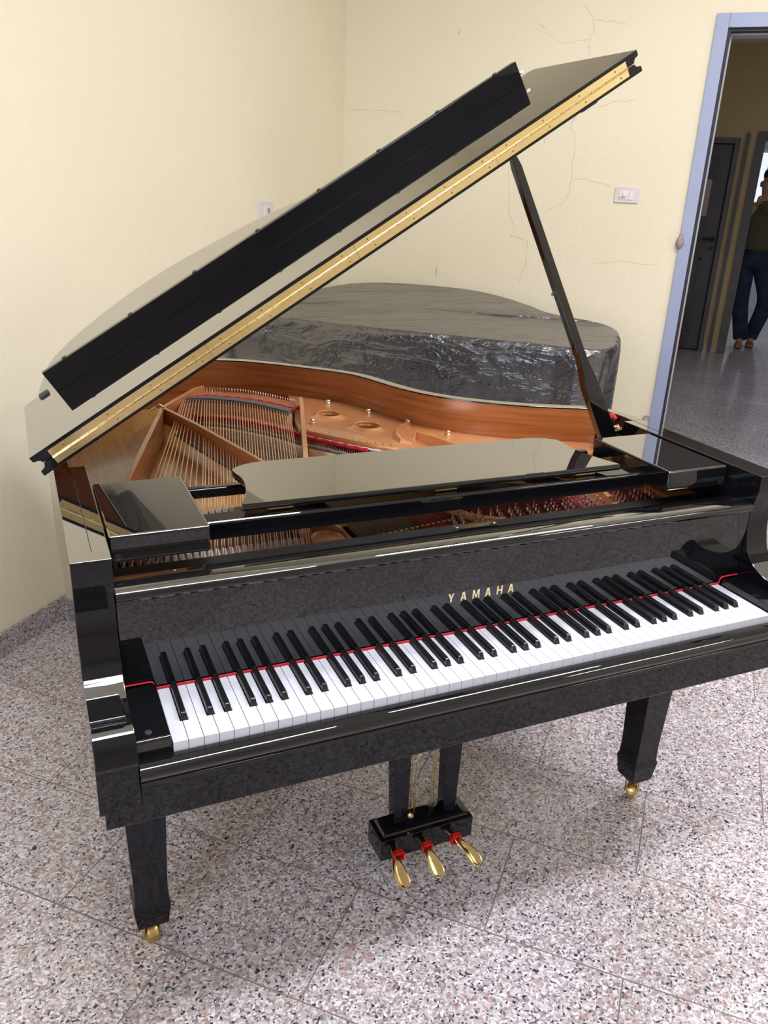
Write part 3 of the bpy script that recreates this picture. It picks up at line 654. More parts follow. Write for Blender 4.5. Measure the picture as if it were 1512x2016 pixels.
bar('plate_bar', [(0.614, 1.275), (0.592, 1.195), (0.447, 0.72), (0.365, 0.42)], 0.0065, [0.932, 0.926, 0.925, 0.925], 0.880, 0.0065)
bar('plate_bar', [(0.862, 1.030), (0.815, 0.985), (0.785, 0.940), (0.765, 0.895), (0.762, 0.860), (0.785, 0.838)], 0.004, [0.904, 0.910, 0.914, 0.914, 0.910, 0.902], 0.894, 0.010)
bar('plate_bar', [(0.785, 0.838), (0.808, 0.868), (0.835, 0.810), (0.862, 0.745), (0.95, 0.60), (1.04, 0.42)], 0.0045, [0.902, 0.925, 0.925, 0.922, 0.922, 0.922], 0.890, 0.007)
bar('plate_bar', [(1.042, 0.30), (1.058, 0.42)], 0.006, [0.893, 0.915], 0.860, 0.02)
bar('plate_bar', [(0.66, 0.44), (0.70, 0.36), (0.76, 0.315), (0.80, 0.300)], 0.004, [0.892]*4, 0.862, 0.005)
# rear rim band of the plate under the bass hitch pins
band_o = smooth_curve([(0.335, 1.520), (0.40, 1.515), (0.48, 1.475), (0.555, 1.400), (0.628, 1.300)], 5)
band_i = smooth_curve([(0.290, 1.440), (0.36, 1.435), (0.43, 1.400), (0.50, 1.335), (0.575, 1.230)], 5)
m = MB(); m.loft([[Vector((*a, 0.880)), Vector((*a, 0.9045)), Vector((*b, 0.9045)), Vector((*b, 0.880))] for a, b in zip(band_o, band_i)])
part(m, 'plate_band', 'plate', bevel=0.002)
# front web (tuning pin field) with red felt and flange
part(MB().box(0.335, 0.425, 0.292, 0.56, 0.862, 0.874), 'plate_flange', 'plate', bevel=0.002)
m = MB(); m.lathe([(0.002, 0.022), (0.016, 0.020), (0.030, 0.012), (0.040, 0.0)], (0.372, 0.36, 0.872), 20)
part(m, 'plate_boss', 'plate', ang=2)
part(MB().box(0.440, 1.262, 0.292, 0.475, 0.855, 0.8705), 'pin_block', 'darkwood', smooth=False)
for x0, x1 in ((0.585, 1.030), (1.062, 1.255)):
    part(MB().box(x0, x1, 0.330, 0.445, 0.8705, 0.8760), 'pin_felt', 'felt', bevel=0.001)
part(MB().box(1.19, IR-0.002, 0.305, 0.60, 0.850, 0.897), 'treble_block', 'mahogany', bevel=0.002)
part(MB().box(-0.03, 0.335, 0.440, 0.60, 0.8346, 0.8450), 'action_rail', 'darkwood', smooth=False)
# tuning pins
m0 = MB(); m0.lathe([(0.0032, 0), (0.0032, 0.013), (0.0026, 0.0145), (0.0024, 0.023), (0.0010, 0.024)], (0, 0, 0), 8)
pin0 = None; cnt = 0
for (xa, xb, yb) in ((0.640, 1.020, 0.318), (1.075, 1.245, 0.325)):
    nc = int(round((xb-xa)/0.0245))
    for i in range(nc+1):
        for k in range(4):
            x = xa+i*(xb-xa)/nc+k*0.0052; y = yb+k*0.0185+(0.012 if i % 2 else 0)-0.01*(1-(x-0.6)/0.65)
            if x > 1.255 or cnt >= 100: continue
            if pin0 is None: pin0 = part(m0, 'tuning_pin', 'nickel'); pin0.location = (x, y, 0.8706)
            else: c = pin0.copy(); C.objects.link(c); c.parent = PN; c.location = (x, y, 0.8706)
            cnt += 1
# agraffes
a0 = None
for i in range(20):
    x = 0.448+i*0.0135; y = 0.335+i*0.0022
    if a0 is None:
        a0 = part(MB().box(-0.004, 0.004, -0.003, 0.003, 0, 0.0105), 'agraffe', 'brassdull', bevel=0.001); a0.location = (x, y, 0.8706)
    else: c = a0.copy(); C.objects.link(c); c.parent = PN; c.location = (x, y, 0.8706)

# --- bass bridge, strings, hitch pins
def lerp(a, b, t): return a+(b-a)*t
def arc(pts, t):
    n = len(pts)-1; i = min(int(t*n), n-1); f = t*n-i
    return (lerp(pts[i][0], pts[i+1][0], f), lerp(pts[i][1], pts[i+1][1], f))
pinc = smooth_curve([(0.322, 1.478), (0.385, 1.476), (0.474, 1.430), (0.540, 1.350), (0.592, 1.262)], 8)
brc = smooth_curve([(0.285, 1.405), (0.345, 1.398), (0.425, 1.352), (0.495, 1.280), (0.552, 1.185)], 8)
frc = [(0.000-0.035, 0.30), (0.325, 0.40)]
m = MB(); m.loft([[Vector((p[0]+0.014, p[1]+0.010, 0.8452)), Vector((p[0]+0.010, p[1]+0.008, 0.904)), Vector((p[0]-0.010, p[1]-0.008, 0.904)), Vector((p[0]-0.014, p[1]-0.010, 0.8452))] for p in brc])
BB = part(m, 'bass_bridge', 'maple', bevel=0.001)
m = MB(); m.loft([[Vector((p[0]+0.013, p[1]+0.015, 0.9042)), Vector((p[0]+0.012, p[1]+0.014, 0.9175)), Vector((p[0]-0.008, p[1]-0.010, 0.9175)), Vector((p[0]-0.010, p[1]-0.012, 0.9042))] for p in brc])
part(m, 'bridge_cap', 'capgrey', BB)
for (o1, r1, z1) in (((0.022, 0.020), 0.0048, 0.9095), ((0.030, 0.040), 0.0042, 0.9085)):
    pts = [Vector((p[0]+o1[0], p[1]+o1[1], z1+0.0012*math.sin(i*2.1))) for i, p in enumerate(brc)]
    part(MB().tube(pts, r1, 8), 'damping_felt', 'felt')
hp0 = None; sc = 0
fx = [-0.037+i*0.0153 for i in range(9)]
k = 0
while len(fx) < 43: fx.append(0.106+k*0.0128); fx.append(0.1105+k*0.0128); k += 1
for i in range(43):
    t = (i/8*0.24) if i < 9 else 0.24+(i-8)/34*0.76
    f = Vector((fx[i], 0.285, 0.8790)); f2 = Vector((fx[i]+0.030, 0.40, 0.8830))
    b = arc(brc, t); h = arc(pinc, t)
    pts = [f, Vector((b[0], b[1], 0.9125)), Vector((h[0], h[1], 0.9085))]
    rr = 0.0015-0.0005*i/42
    m = MB(); m.tube([pts[0], pts[1]], rr, 7); m.tube([pts[1], pts[2]], rr*0.55, 6)
    part(m, 'bass_string', 'copper'); sc += 1
    if hp0 is None:
        hp0 = part(MB().lathe([(0.0017, 0), (0.0017, 0.021), (0.0012, 0.0225)], (0, 0, 0), 8), 'hitch_pin', 'nickel'); hp0.location = (h[0], h[1]+0.002, 0.9046)
    else: c = hp0.copy(); C.objects.link(c); c.parent = PN; c.location = (h[0], h[1]+0.002, 0.9046)
part(polyplate([(0.232, 1.262), (0.300, 1.385), (0.40, 1.345), (0.50, 1.235), (0.555, 1.10), (0.455, 0.76), (0.350, 0.76), (0.285, 1.02)], 0.8455, 0.8475), 'shade_underlay', 'darkwood', smooth=False)  # dark sheet added over the soundboard to darken below the bass strings
# tenor / treble strings below the bass strings
hitch_t = smooth_curve([(0.300, 1.330), (0.40, 1.27), (0.50, 1.15), (0.5565, 1.035), (0.60, 0.975), (0.645, 0.915), (0.70, 0.855), (0.76, 0.800), (0.85, 0.745), (1.0, 0.68), (1.20, 0.60)], 6)
m = MB(); lowb = [(x-0.030, y-0.075) for x, y in hitch_t]
m.loft([[Vector((x+0.010, y+0.008, 0.8452)), Vector((x+0.008, y+0.006, 0.872)), Vector((x-0.008, y-0.006, 0.872)), Vector((x-0.010, y-0.008, 0.8452))] for x, y in lowb])
part(m, 'tenor_bridge', 'maple', bevel=0.001)
m = MB(); m.loft([[Vector((x+0.034, y+0.024, 0.8452)), Vector((x+0.034, y+0.024, 0.878)), Vector((x-0.004, y-0.003, 0.878)), Vector((x-0.004, y-0.003, 0.8452))] for x, y in hitch_t[:24]])
part(m, 'plate_band', 'plate')
m = MB(); m.tube([Vector((x-0.006, y-0.018, 0.8835+0.0015*math.sin(i*2.3))) for i, (x, y) in enumerate(hitch_t[:34])], 0.0055, 8); part(m, 'damping_felt', 'felt')
m = MB(); m.tube([Vector((x-0.001, y-0.009, 0.8840+0.001*math.sin(i*3.1))) for i, (x, y) in enumerate(hitch_t[10:44])], 0.0030, 8); part(m, 'felt_strip', 'whitefelt')
m = MB(); m.tube([Vector((x-0.026, y-0.062, 0.8775+0.0012*math.sin(i*1.9))) for i, (x, y) in enumerate(hitch_t[:46])], 0.0045, 8); part(m, 'bridge_felt', 'greyfelt')
rest = MB(); made = 0
for i in range(114):
    u = i/113
    h = arc(hitch_t, u); fx_ = lerp(0.452, 1.235, u)+random.uniform(-.0003, .0003)
    a = Vector((fx_, 0.345, 0.8795)); b = Vector((h[0]-0.030, h[1]-0.075, 0.8735)); c = Vector((h[0], h[1]-0.004, 0.8815))
    m = MB(); m.tube([a, b, c], 0.0007, 5)
    if made < 57 and i % 2 == 0: part(m, 'string', 'steel'); made += 1
    else: rest.add(m.v, m.f)
o = part(rest, 'strings', 'steel'); o['kind'] = 'stuff'
tp0 = None
for i in range(13):
    h = arc(hitch_t, 0.30+i*0.028)
    if tp0 is None:
        tp0 = part(MB().lathe([(0.0016, 0), (0.0016, 0.021), (0.001, 0.022)], (0, 0, 0), 8), 'hitch_pin', 'steel'); tp0.location = (h[0]+0.003, h[1]+0.004, 0.8820)
    else: c = tp0.copy(); C.objects.link(c); c.parent = PN; c.location = (h[0]+0.003, h[1]+0.004, 0.8820)
# hammers and dampers
hm = MB(); hm.loft([[Vector((-0.0045, -0.014, 0)), Vector((0.0045, -0.014, 0)), Vector((0.0045, 0.014, 0)), Vector((-0.0045, 0.014, 0))], [Vector((-0.0048, -0.012, 0.012)), Vector((0.0048, -0.012, 0.012)), Vector((0.0048, 0.012, 0.012)), Vector((-0.0048, 0.012, 0.012))], [Vector((-0.004, -0.005, 0.020)), Vector((0.004, -0.005, 0.020)), Vector((0.004, 0.005, 0.020)), Vector((-0.004, 0.005, 0.020))]])
h0 = None
for i in range(31):
    loc = (-0.028+i*0.0137, 0.408+i*0.0004, 0.8400)
    if h0 is None: h0 = part(hm, 'hammer', 'whitefelt', bevel=0.001); h0.location = loc
    else: c = h0.copy(); C.objects.link(c); c.parent = PN; c.location = loc
d0 = None
for i in range(22):
    loc = (0.050+i*0.0138, 0.492+i*0.0007, 0.8895+i*0.0001)
    if d0 is None: d0 = part(MB().box(-0.0055, 0.0055, -0.016, 0.016, 0, 0.013), 'damper', 'greyfelt', bevel=0.0012); d0.location = loc
    else: c = d0.copy(); C.objects.link(c); c.parent = PN; c.location = loc
# plate bolts, ring
b0 = None
for (x, y) in ((0.7129, 1.303), (0.793, 1.168), (0.860, 1.030), (0.919, 0.893), (0.5932, 1.100)):
    if b0 is None: b0 = part(MB().lathe([(0.0095, 0), (0.0095, 0.004), (0.0078, 0.005), (0.0078, 0.011), (0.005, 0.013)], (0, 0, 0), 6), 'plate_bolt', 'nickel', bevel=0.0006); b0.location = (x, y, 0.8986)
    else: c = b0.copy(); C.objects.link(c); c.parent = PN; c.location = (x, y, 0.8986)
m = MB(); m.tube([Vector((0.190+0.011*math.cos(a_/8*math.pi*1.5+2.6), 1.252, 0.930+0.011*math.sin(a_/8*math.pi*1.5-0.4))) for a_ in range(9)], 0.0026, 8)
m.tube([(0.176, 1.252, 0.932), (0.166, 1.250, 0.926)], 0.004, 8)
part(m, 'string_hook', 'nickel')

# --- LID
L0 = Vector((-0.13085, 0.52036, 1.00476)); TL = 0.55869; SW = 1.4686
LA = Vector((math.cos(TL), 0, math.sin(TL))); LN = Vector((-math.sin(TL), 0, math.cos(TL)))
def LP(s, y, h): return L0+LA*s+LN*h+Vector((0, y-L0.y, 0))
LID = empty('lid', (0, 0, 0), parent=PN)
OG = [(0.0, 0.0), (0.0, 0.0095), (0.0015, 0.0115), (0.0085, 0.0130), (0.0125, 0.0160), (0.0142, 0.0205)]
def panel(outline, flip, h0):
    """outline: closed ccw list of (s, y); first and last point on the hinge edge"""
    nn_ = normals2d(outline, True)
    cx = sum(p[0] for p in outline)/len(outline); cy = sum(p[1] for p in outline)/len(outline)
    if sum(n_.x*(p[0]-cx)+n_.y*(p[1]-cy) for n_, p in zip(nn_, outline)) < 0: nn_ = [-v for v in nn_]
    rings = []
    for ins, h in (OG if not flip else [(i_, 0.0208-h_) for i_, h_ in reversed(OG)]):
        rg = []
        for p, n_ in zip(outline, nn_):
            if abs(p[1]-L0.y) < 1e-6: d = Vector((-1 if p[0] < SW/2 else 1, 0))
            else: d = n_
            rg.append(LP(p[0]-d.x*ins, max(p[1]-d.y*ins, L0.y), h0+h))
        rings.append(rg)
    m = MB(); m.loft(rings); return m
tail = smooth_curve([(0.004, 0.95), (0.018, 1.09), (0.036, 1.19), (0.052, 1.27), (0.080, 1.335), (0.133, 1.400), (0.20, 1.450), (0.26, 1.485), (0.35, 1.515), (0.442, 1.525), (0.53, 1.512), (0.611, 1.480), (0.69, 1.440), (0.766, 1.395), (0.84, 1.33), (0.896, 1.268), (0.945, 1.215), (1.00, 1.14), (1.08, 1.04), (1.18, 0.955), (1.29, 0.895), (1.39, 0.845), (1.445, 0.78), (SW, 0.69)], 5)
ml = [(0.0, L0.y), (0.0, 0.70), (0.0, 0.83)]+tail+[(SW, L0.y)]
mlr = list(reversed(ml))
part(panel(ml, False, 0.0), 'main_panel', ['polish', 'panel'], LID, bevel=0.0008, ang=0.5, split=LN)
FY = 0.914
FLP = part(panel([(0, L0.y), (0, FY-0.012), (0.012, FY), (SW-0.012, FY), (SW, FY-0.012), (SW, L0.y)], True, 0.0225), 'front_flap', ['polish', 'panel'], LID, bevel=0.0008, ang=0.5, split=LN)
# baffle board standing on the folded flap
bt = 0.0433
m = MB(); sec = [(0.8400, bt), (0.8400, bt+0.0496), (0.8414, bt+0.0510), (0.8586, bt+0.0510), (0.8600, bt+0.0496), (0.8600, bt)]
m.loft([[LP(s, y, h) for y, h in sec] for s in (0.0835, 1.3895)])
BF = part(m, 'front_board', 'panel', LID, bevel=0.0008)
pm = None
m_ = MB()
for i in range(8):
    s = 0.140+i*0.1703
    part(MB().lathe([(0.0055, 0), (0.0055, 0.002), (0.004, 0.003)], LP(s, 0.850, bt+0.0510), 14, LN), 'board_pad', 'rubber', LID)
part(MB().lathe([(0.004, 0), (0.004, 0.014), (0.0028, 0.016)], LP(1.3895, 0.850, bt+0.022), 12, LA), 'board_pin', 'nickel', LID)
m = MB(); m.loft([[LP(0.0405, 0.879, bt-0.0005), LP(0.0655, 0.879, bt-0.0005), LP(0.0655, 0.905, bt-0.0005), LP(0.0405, 0.905, bt-0.0005)], [LP(0.042, 0.881, bt+0.006), LP(0.064, 0.881, bt+0.006), LP(0.064, 0.903, bt+0.006), LP(0.042, 0.903, bt+0.006)]])
part(m, 'rubber_pad', 'rubber', LID, bevel=0.002)
# long brass hinge
m = MB(); y0 = L0.y
def lbox(m, s0, s1, h0, h1, ya, yb):
    m.box(s0, s1, ya, yb, h0, h1, T=lambda v: LP(v.x, v.y, v.z)); return m
segs = [0.0335, 0.385, 0.735, 1.085, 1.4345]
for i in range(4):
    a, b = segs[i]+0.0003, segs[i+1]-0.0003
    lbox(m, a, b, 0.0235, 0.0365, y0-0.0012, y0-0.0001); lbox(m, a, b, 0.0063, 0.0190, y0-0.0012, y0-0.0001)
nk = 70
for i in range(nk):
    a = lerp(segs[0], segs[-1], i/nk)+0.0004; b = lerp(segs[0], segs[-1], (i+1)/nk)-0.0004
    rr = 0.0026 if i % 2 else 0.00235
    m.tube([LP(a, y0-0.0018, 0.0213), LP(b, y0-0.0018, 0.0213)], rr, 8)
m.cur = 1
for i in range(4):
    for k in range(4):
        s = lerp(segs[i], segs[i+1], (k+0.32)/3.64)
        for h, ds in ((0.0305, 0.0), (0.0125, 0.010)):
            m.lathe([(0.0022, 0), (0.0018, 0.0009), (0.0003, 0.0010)], LP(min(s+ds, 1.43), y0-0.0012, h), 10, (0, -1, 0))
part(m, 'long_hinge', ['brass', 'screw'], LID, ang=0.7)
m = MB(); m.loft([[LP(1.30, 0.53, 0.0005), LP(1.36, 0.53, 0.0005), LP(1.36, 0.56, 0.0005), LP(1.30, 0.56, 0.0005)], [LP(1.312, 0.533, -0.006), LP(1.352, 0.533, -0.006), LP(1.352, 0.557, -0.006), LP(1.312, 0.557, -0.006)]])
part(m, 'prop_cup', 'black', LID, bevel=0.002)
part(MB().lathe([(0.0028, 0), (0.0028, 0.006), (0.0015, 0.007)], LP(0.012, 0.535, 0.0), 10, -LN), 'lid_pin', 'nickel', LID)

# --- lid prop
F = Vector((1.2790, 0.632, 0.905)); Tp = LP(1.134, 0.545, -0.001)
ax = (Tp-F); LEN = ax.length; ax.normalize(); side = Vector((ax.z, 0, -ax.x)).normalized(); fw = side.cross(ax).normalized()
def pp(t, s, d): return F+ax*(t*LEN)+side*s+fw*d
PRP = empty('lid_prop', (0, 0, 0), parent=PN)
m = MB(); ts = [(0.0, -0.010, 0.012, 0.010), (0.03, -0.020, 0.020, 0.012), (0.10, -0.024, 0.022, 0.012), (0.27, -0.022, 0.019, 0.012), (0.335, -0.013, 0.014, 0.012), (0.36, -0.0105, 0.012, 0.011), (0.70, -0.0095, 0.0105, 0.010), (0.97, -0.0085, 0.0095, 0.009), (1.0, -0.005, 0.006, 0.007)]
m.loft([[pp(t, a, -d), pp(t, b, -d), pp(t, b, d), pp(t, a, d)] for t, a, b, d in ts])
part(m, 'long_stick', 'black', PRP, bevel=0.002)
m = MB(); m.loft([[pp(t, a, -0.015), pp(t, b, -0.015), pp(t, b, -0.0122), pp(t, a, -0.0122)] for t, a, b in ((0.05, -0.010, 0.006), (0.09, -0.014, 0.010), (0.22, -0.006, 0.008), (0.245, -0.003, 0.004))])
part(m, 'short_stick', 'satin', PRP, bevel=0.001)
m = MB()
for t in (0.115, 0.60): m.lathe([(0.0035, 0), (0.0035, 0.003), (0.002, 0.004)], pp(t, -0.002 if t < .5 else -0.012, -0.0148 if t < .5 else -0.006), 10, -fw if t < 0.5 else -side)
part(m, 'prop_pin', 'nickel', PRP)
# brass hinge and felt at the foot
m = MB(); m.box(1.268, 1.3045, 0.655, 0.667, 0.945, 0.951)
m.tube([(1.276, 0.661, 0.953), (1.300, 0.641, 0.968)], 0.004, 8); m.tube([(1.284, 0.652, 0.950), (1.303, 0.632, 0.962)], 0.004, 8)
part(m, 'prop_hinge', 'brass')
m = MB(); m.tube([(1.286, 0.668, 0.972), (1.292, 0.678, 0.984), (1.300, 0.674, 0.986), (1.304, 0.660, 0.980)], [0.006, 0.010, 0.009, 0.004], 8)
m.tube([(1.266, 0.645, 0.938), (1.262, 0.655, 0.952), (1.270, 0.668, 0.964)], 0.0035, 8)
part(m, 'prop_felt', 'felt')
part(MB().box(1.262, 1.305, 0.603, 0.69, 0.885, 0.944), 'prop_block', 'satin', bevel=0.002)

# --- legs
def leg(xc, yc):
    L_ = empty('leg', (xc, yc, 0), parent=PN)
    secs = [(0.084, .0300), (0.088, .0315), (0.140, .0374), (0.146, .0374), (0.149, .0348), (0.170, .0338), (0.190, .0336), (0.215, .0340), (0.36, .0385), (0.56, .0450), (0.6222, .0455)]
    m = MB(); m.loft([[Vector((-h, -h, z)), Vector((h, -h, z)), Vector((h, h, z)), Vector((-h, h, z))] for z, h in secs])
    m.build('shaft', 'legblack', L_, bevel=0.0022)
    return L_
def caster(L_, ang):
    rot = Matrix.Rotation(ang, 3, 'Z'); tr = lambda v: rot @ Vector(v)
    m = MB(); m.lathe([(0.012, 0.086), (0.017, 0.082), (0.017, 0.074), (0.012, 0.070)], (0, 0, 0), 16)
    for s in (-1, 1):
        m.loft([[tr((s*0.0150, -0.006, 0.072)), tr((s*0.0150, 0.012, 0.072)), tr((s*0.0150, 0.026, 0.018)), tr((s*0.0150, 0.010, 0.018))], [tr((s*0.0185, -0.006, 0.072)), tr((s*0.0185, 0.012, 0.072)), tr((s*0.0185, 0.026, 0.018)), tr((s*0.0185, 0.010, 0.018))]])
    m.box(-0.018, 0.018, -0.008, 0.014, 0.066, 0.074, T=tr)
    m.lathe([(0.004, -0.020), (0.004, 0.020)], tr((0, 0.016, 0.026)), 10, tr((1, 0, 0)))
    m.lathe([(0.020, -0.0125), (0.0245, -0.0105), (0.026, -0.004), (0.026, 0.004), (0.0245, 0.0105), (0.020, 0.0125)], tr((0, 0.016, 0.026)), 28, tr((1, 0, 0)))
    m.build('caster', 'brassdull', L_, bevel=0.0008)
A1 = leg(-0.0235, 0.3085); caster(A1, R(8))
A2 = leg(1.2485, 0.3085); caster(A2, R(-50))
A3 = leg(0.36, 1.36); caster(A3, R(20))

# --- pedal lyre
LY = empty('pedal_lyre', (0, 0, 0), parent=PN)
m = MB(); m.box(0.495, 0.7375, 0.290, 0.3675, 0.0645, 0.1215)
m.loft([[Vector((0.495+i_, 0.290+i_, z)), Vector((0.7375-i_, 0.290+i_, z)), Vector((0.7375-i_, 0.3675-i_*.5, z)), Vector((0.495+i_, 0.3675-i_*.5, z))] for i_, z in ((0.0, 0.1216), (0.010, 0.1225), (0.022, 0.1330), (0.026, 0.1345))])
part(m, 'pedal_box', 'black', LY, bevel=0.001)
for (b0_, b1_, t0_, t1_) in ((0.540, 0.576, 0.520, 0.573), (0.6700, 0.7035, 0.662, 0.716)):
    m = MB(); m.loft([[Vector((b0_, 0.320, 0.1346)), Vector((b1_, 0.320, 0.1346)), Vector((b1_, 0.352, 0.1346)), Vector((b0_, 0.352, 0.1346))], [Vector((t0_, 0.320, 0.6218)), Vector((t1_, 0.320, 0.6218)), Vector((t1_, 0.366, 0.6218)), Vector((t0_, 0.366, 0.6218))]])
    part(m, 'post', 'legblack', LY, bevel=0.002)
for x0, x1 in ((0.5905, 0.588), (0.601, 0.600), (0.645, 0.6435), (0.6525, 0.6500)):
    part(MB().tube([(x0, 0.340, 0.1347), (x1, 0.340, 0.6218)], 0.0017, 8), 'pedal_rod', 'brassdull', LY)
part(MB().tube([(0.594, 0.372, 0.225), (0.655, 0.36, 0.345), (0.70, 0.345, 0.6215)], 0.0022, 8), 'brace_rod', 'steel', LY)
part(MB().lathe([(0.005, 0), (0.007, 0.003), (0.007, 0.008), (0.004, 0.010)], (0.583, 0.322, 0.150), 14, (-0.5, -1, 0.2)), 'rod_knob', 'brassdull', LY)
def pedal(xb, xt, bend):
    n = 22; top = []; rings = []
    for i in range(n+1):
        t = i/n; y = lerp(0.300, 0.208, t)
        sm = t*t*(3-2*t); x = lerp(xb, xt, sm)+bend*math.sin(t*math.pi)*0.004
        z = 0.1075-0.052*(t**1.0)+0.004*math.sin(t*math.pi*1.2)
        hw = 0.0090 if t < 0.3 else 0.0090+0.0098*min((t-0.3)/0.45, 1)
        if t > 0.86: hw *= math.sqrt(max(1-((t-0.86)/0.145)**2, 0.05))
        th_ = 0.0042
        rings.append([Vector((x-hw, y, z-th_*.3)), Vector((x-hw*0.75, y, z)), Vector((x, y, z+0.0010-0.0048*min(max((t-0.35)/0.25, 0), 1))), Vector((x+hw*0.75, y, z)), Vector((x+hw, y, z-th_*.3)), Vector((x+hw*0.7, y, z-th_)), Vector((x, y, z-th_*1.2)), Vector((x-hw*0.7, y, z-th_))])
    m = MB(); m.loft(rings); o = part(m, 'pedal', 'pedalbrass', subsurf=1, ang=2)
    # red guard clip around the pedal
    cx = xb+(xt-xb)*0.18; g = MB(); w_, h_, yy, zc = 0.0125, 0.0115, 0.266, 0.0965
    fr_ = lambda a, b, c, d, e, f: g.box(cx+a, cx+b, yy+c, yy+d, zc+e, zc+f)
    fr_(-w_, w_, -0.009, 0.004, h_-0.002, h_); fr_(-w_, w_, -0.009, 0.004, -h_, -h_+0.002)
    fr_(-w_, -w_+0.002, -0.009, 0.004, -h_, h_); fr_(w_-0.002, w_, -0.009, 0.004, -h_, h_)
    fr_(-w_+0.0025, w_-0.0025, 0.002, 0.0035, -h_+0.0025, h_-0.0025); fr_(-0.004, 0.004, -0.003, 0.002, 0.0, 0.003)
    g.build('pedal_clip', 'redplastic', o, bevel=0.0004)
pedal(0.5290, 0.5255, -1.4); pedal(0.5990, 0.6125, 0); pedal(0.6700, 0.7130, 0.6)

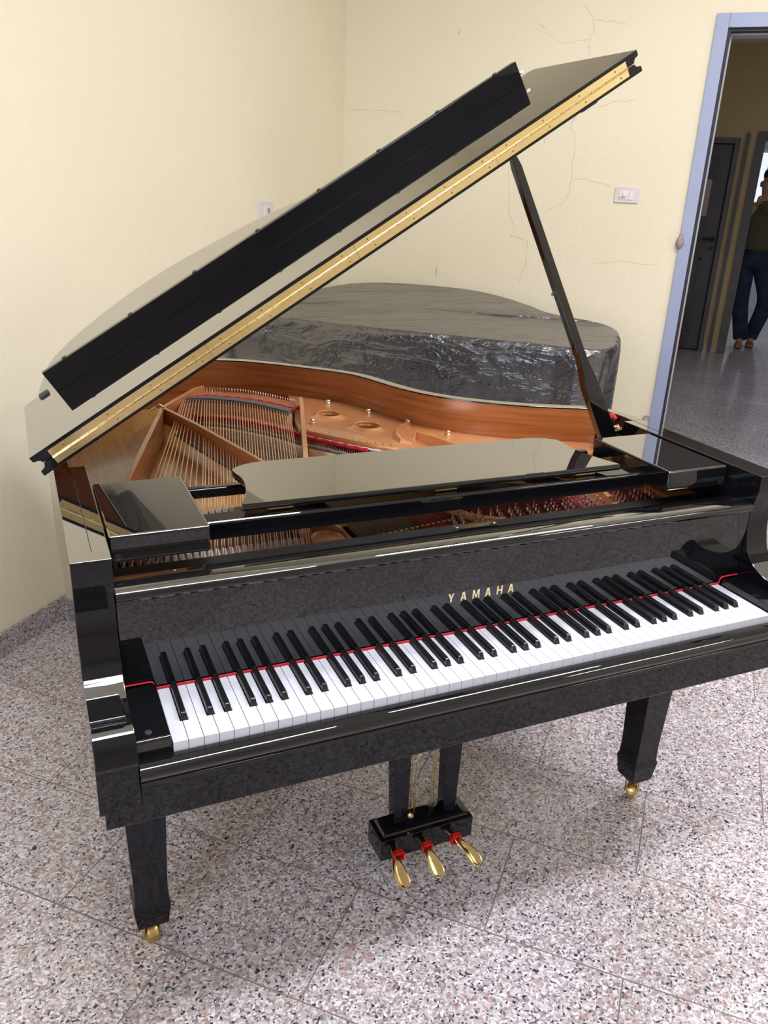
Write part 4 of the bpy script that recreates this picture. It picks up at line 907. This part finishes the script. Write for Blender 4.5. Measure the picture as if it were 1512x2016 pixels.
# ------------------------------------------------------------------ person in the far doorway
def person():
    base = W(2.49, -5.80, 0.0)
    Pn = empty('person', base, 'person in olive jumper, blue jeans and tan shoes standing in the far hallway doorway', 'person')
    fwd = (Vector((-0.14, -1.05, 0))-base); fwd.z = 0; fwd.normalize(); rt = Vector((0, 0, 1)).cross(fwd)
    H = 1.87/1.75
    def V(x, y, z): return rt*x*H+fwd*y*H+Vector((0, 0, z*H))     # x > 0 is the viewer's right
    def skin(name, pts, edges, m, sub=2):
        me = bpy.data.meshes.new(name); me.from_pydata([tuple(V(*p[:3])) for p in pts], edges, [])
        me.materials.append(M[m]); o = bpy.data.objects.new(name, me); C.objects.link(o); o.parent = Pn
        k = o.modifiers.new('skin', 'SKIN'); k.use_smooth_shade = True
        for i, p in enumerate(pts):
            d = me.skin_vertices[0].data[i]; d.radius = (p[3]*H, p[3]*H); d.use_root = (i == 0)
        q = o.modifiers.new('sub', 'SUBSURF'); q.levels = q.render_levels = sub
        return o
    pts = [(0, 0, .95, .12), (0, 0, 1.12, .11), (0, 0, 1.30, .13), (0, 0, 1.42, .085), (0, 0.01, 1.49, .055), (0, 0.02, 1.55, .072), (0, 0.03, 1.64, .098), (0, 0.03, 1.715, .070),
           (-.17, 0, 1.39, .055), (-.25, .07, 1.16, .044), (-.14, .24, 1.36, .033), (-.09, .27, 1.43, .030),
           (.17, 0, 1.39, .055), (.25, .06, 1.16, .044), (.14, .23, 1.36, .033), (.09, .26, 1.43, .030),
           (-.10, 0, .86, .085), (-.075, .02, .49, .058), (0, 0, .10, .040), (0, .10, .045, .034),
           (.10, 0, .86, .085), (.19, .0, .49, .058), (.10, -.14, .10, .040), (.11, -.04, .045, .034)]
    ed = [(0, 1), (1, 2), (2, 3), (3, 4), (4, 5), (5, 6), (6, 7), (3, 8), (8, 9), (9, 10), (10, 11), (3, 12), (12, 13), (13, 14), (14, 15), (0, 16), (16, 17), (17, 18), (18, 19), (0, 20), (20, 21), (21, 22), (22, 23)]
    skin('body', pts, ed, 'skin')
    def ell(x, y, z, a, b, n=20): return [V(x+a*math.cos(2*math.pi*k/n), y+b*math.sin(2*math.pi*k/n), z) for k in range(n)]
    m = MB(); m.loft([ell(0, .01, z, a, b) for z, a, b in ((1.00, .175, .135), (1.005, .195, .15), (1.03, .20, .155), (1.10, .195, .15), (1.22, .20, .15), (1.34, .215, .145), (1.40, .195, .125), (1.44, .13, .10), (1.465, .075, .075), (1.48, .065, .065))])
    for sx in (-1, 1):
        m.tube([V(sx*.165, 0, 1.40), V(sx*.20, .01, 1.34), V(sx*.245, .05, 1.22), V(sx*.255, .07, 1.155), V(sx*.235, .12, 1.18), V(sx*.19, .18, 1.27), V(sx*.15, .225, 1.345)], [.075*H, .072*H, .062*H, .060*H, .056*H, .050*H, .040*H], 14)
    m.build('jumper', 'jumper', Pn, subsurf=1, ang=2)
    m = MB(); m.loft([ell(0, 0, z, a, b) for z, a, b in ((1.025, .165, .125), (1.02, .178, .135), (.95, .190, .145), (.86, .195, .145), (.80, .16, .12))])
    for h, kx, ax_, ay in ((-.095, -.075, 0.0, 0.0), (.095, .19, .10, -.14)):
        m.tube([V(h, 0, .92), V(h, 0, .80), V(lerp(h, kx, .5), .01, .66), V(kx, .02, .49), V(lerp(kx, ax_, .5), lerp(.02, ay, .5), .29), V(ax_, ay, .12), V(ax_, ay, .06)], [.10*H, .108*H, .098*H, .085*H, .080*H, .076*H, .078*H], 16)
    m.build('jeans', 'jeans', Pn, subsurf=1, ang=2)
    m = MB(); m.loft([ell(0, 0, z, a, b) for z, a, b in ((.985, .187, .142), (1.012, .184, .140))]); m.build('belt', 'hair', Pn)
    skin('hair', [(0, -.03, 1.69, .10), (0, .02, 1.735, .090), (0, .07, 1.745, .055)], [(0, 1), (1, 2)], 'hair')
    for x, y in ((-.005, .02), (.105, -.12)):
        m = MB(); m.loft([[V(x+hw*c, yy+y, zz) for c, zz in ((-1, .004), (1, .004), (1, .03), (.55, zt), (-.55, zt), (-1, .03))] for yy, hw, zt in ((-.11, .020, .05), (-.095, .036, .085), (0, .042, .088), (.09, .046, .060), (.15, .042, .045), (.175, .022, .03))])
        m.build('shoe', 'tanshoe', Pn, subsurf=1, ang=2)
    for sx in (-1, 1):
        MB().lathe([(0.004, -0.03), (0.012, -0.02), (0.014, 0.0), (0.012, 0.02), (0.004, 0.03)], V(sx*0.088, 0.02, 1.63), 8).build('ear', 'skin', Pn)
    m = MB(); m.loft([[V(-.004, .10, 1.665), V(.004, .10, 1.665), V(.004, .09, 1.665), V(-.004, .09, 1.665)], [V(-.014, .130, 1.625), V(.014, .130, 1.625), V(.014, .09, 1.62), V(-.014, .09, 1.62)]]); m.build('nose', 'skin', Pn, subsurf=1)
    m = MB()
    for sx in (-1, 1): m.lathe([(0.011, -0.004), (0.009, 0.003), (0.002, 0.005)], V(sx*.034, .108, 1.665), 10, fwd)
    m.build('eyes', 'hair', Pn)
    MB().tube([V(-.024, .104, 1.592), V(0, .110, 1.589), V(.024, .104, 1.592)], 0.0045, 8).build('mouth', 'paper', Pn)
    for sx in (-1, 1):
        hx = sx*0.085; hp = [(hx, .272, 1.43, .028), (hx-sx*.004, .300, 1.475, .032)]; he = [(0, 1)]
        for k in range(4):
            b_ = len(hp); z_ = 1.452+k*.019; ln = (.85, 1, .95, .75)[k]
            hp += [(hx-sx*.006, .322, z_, .0100), (hx-sx*.030*ln, .332, z_+.002, .0090), (hx-sx*.052*ln, .328, z_+.003, .0080)]; he += [(1, b_), (b_, b_+1), (b_+1, b_+2)]
        b_ = len(hp); hp += [(hx-sx*.004, .280, 1.505, .011), (hx-sx*.028, .284, 1.520, .009)]; he += [(1, b_), (b_, b_+1)]
        skin('hand', hp, he, 'skin', 1)
person()
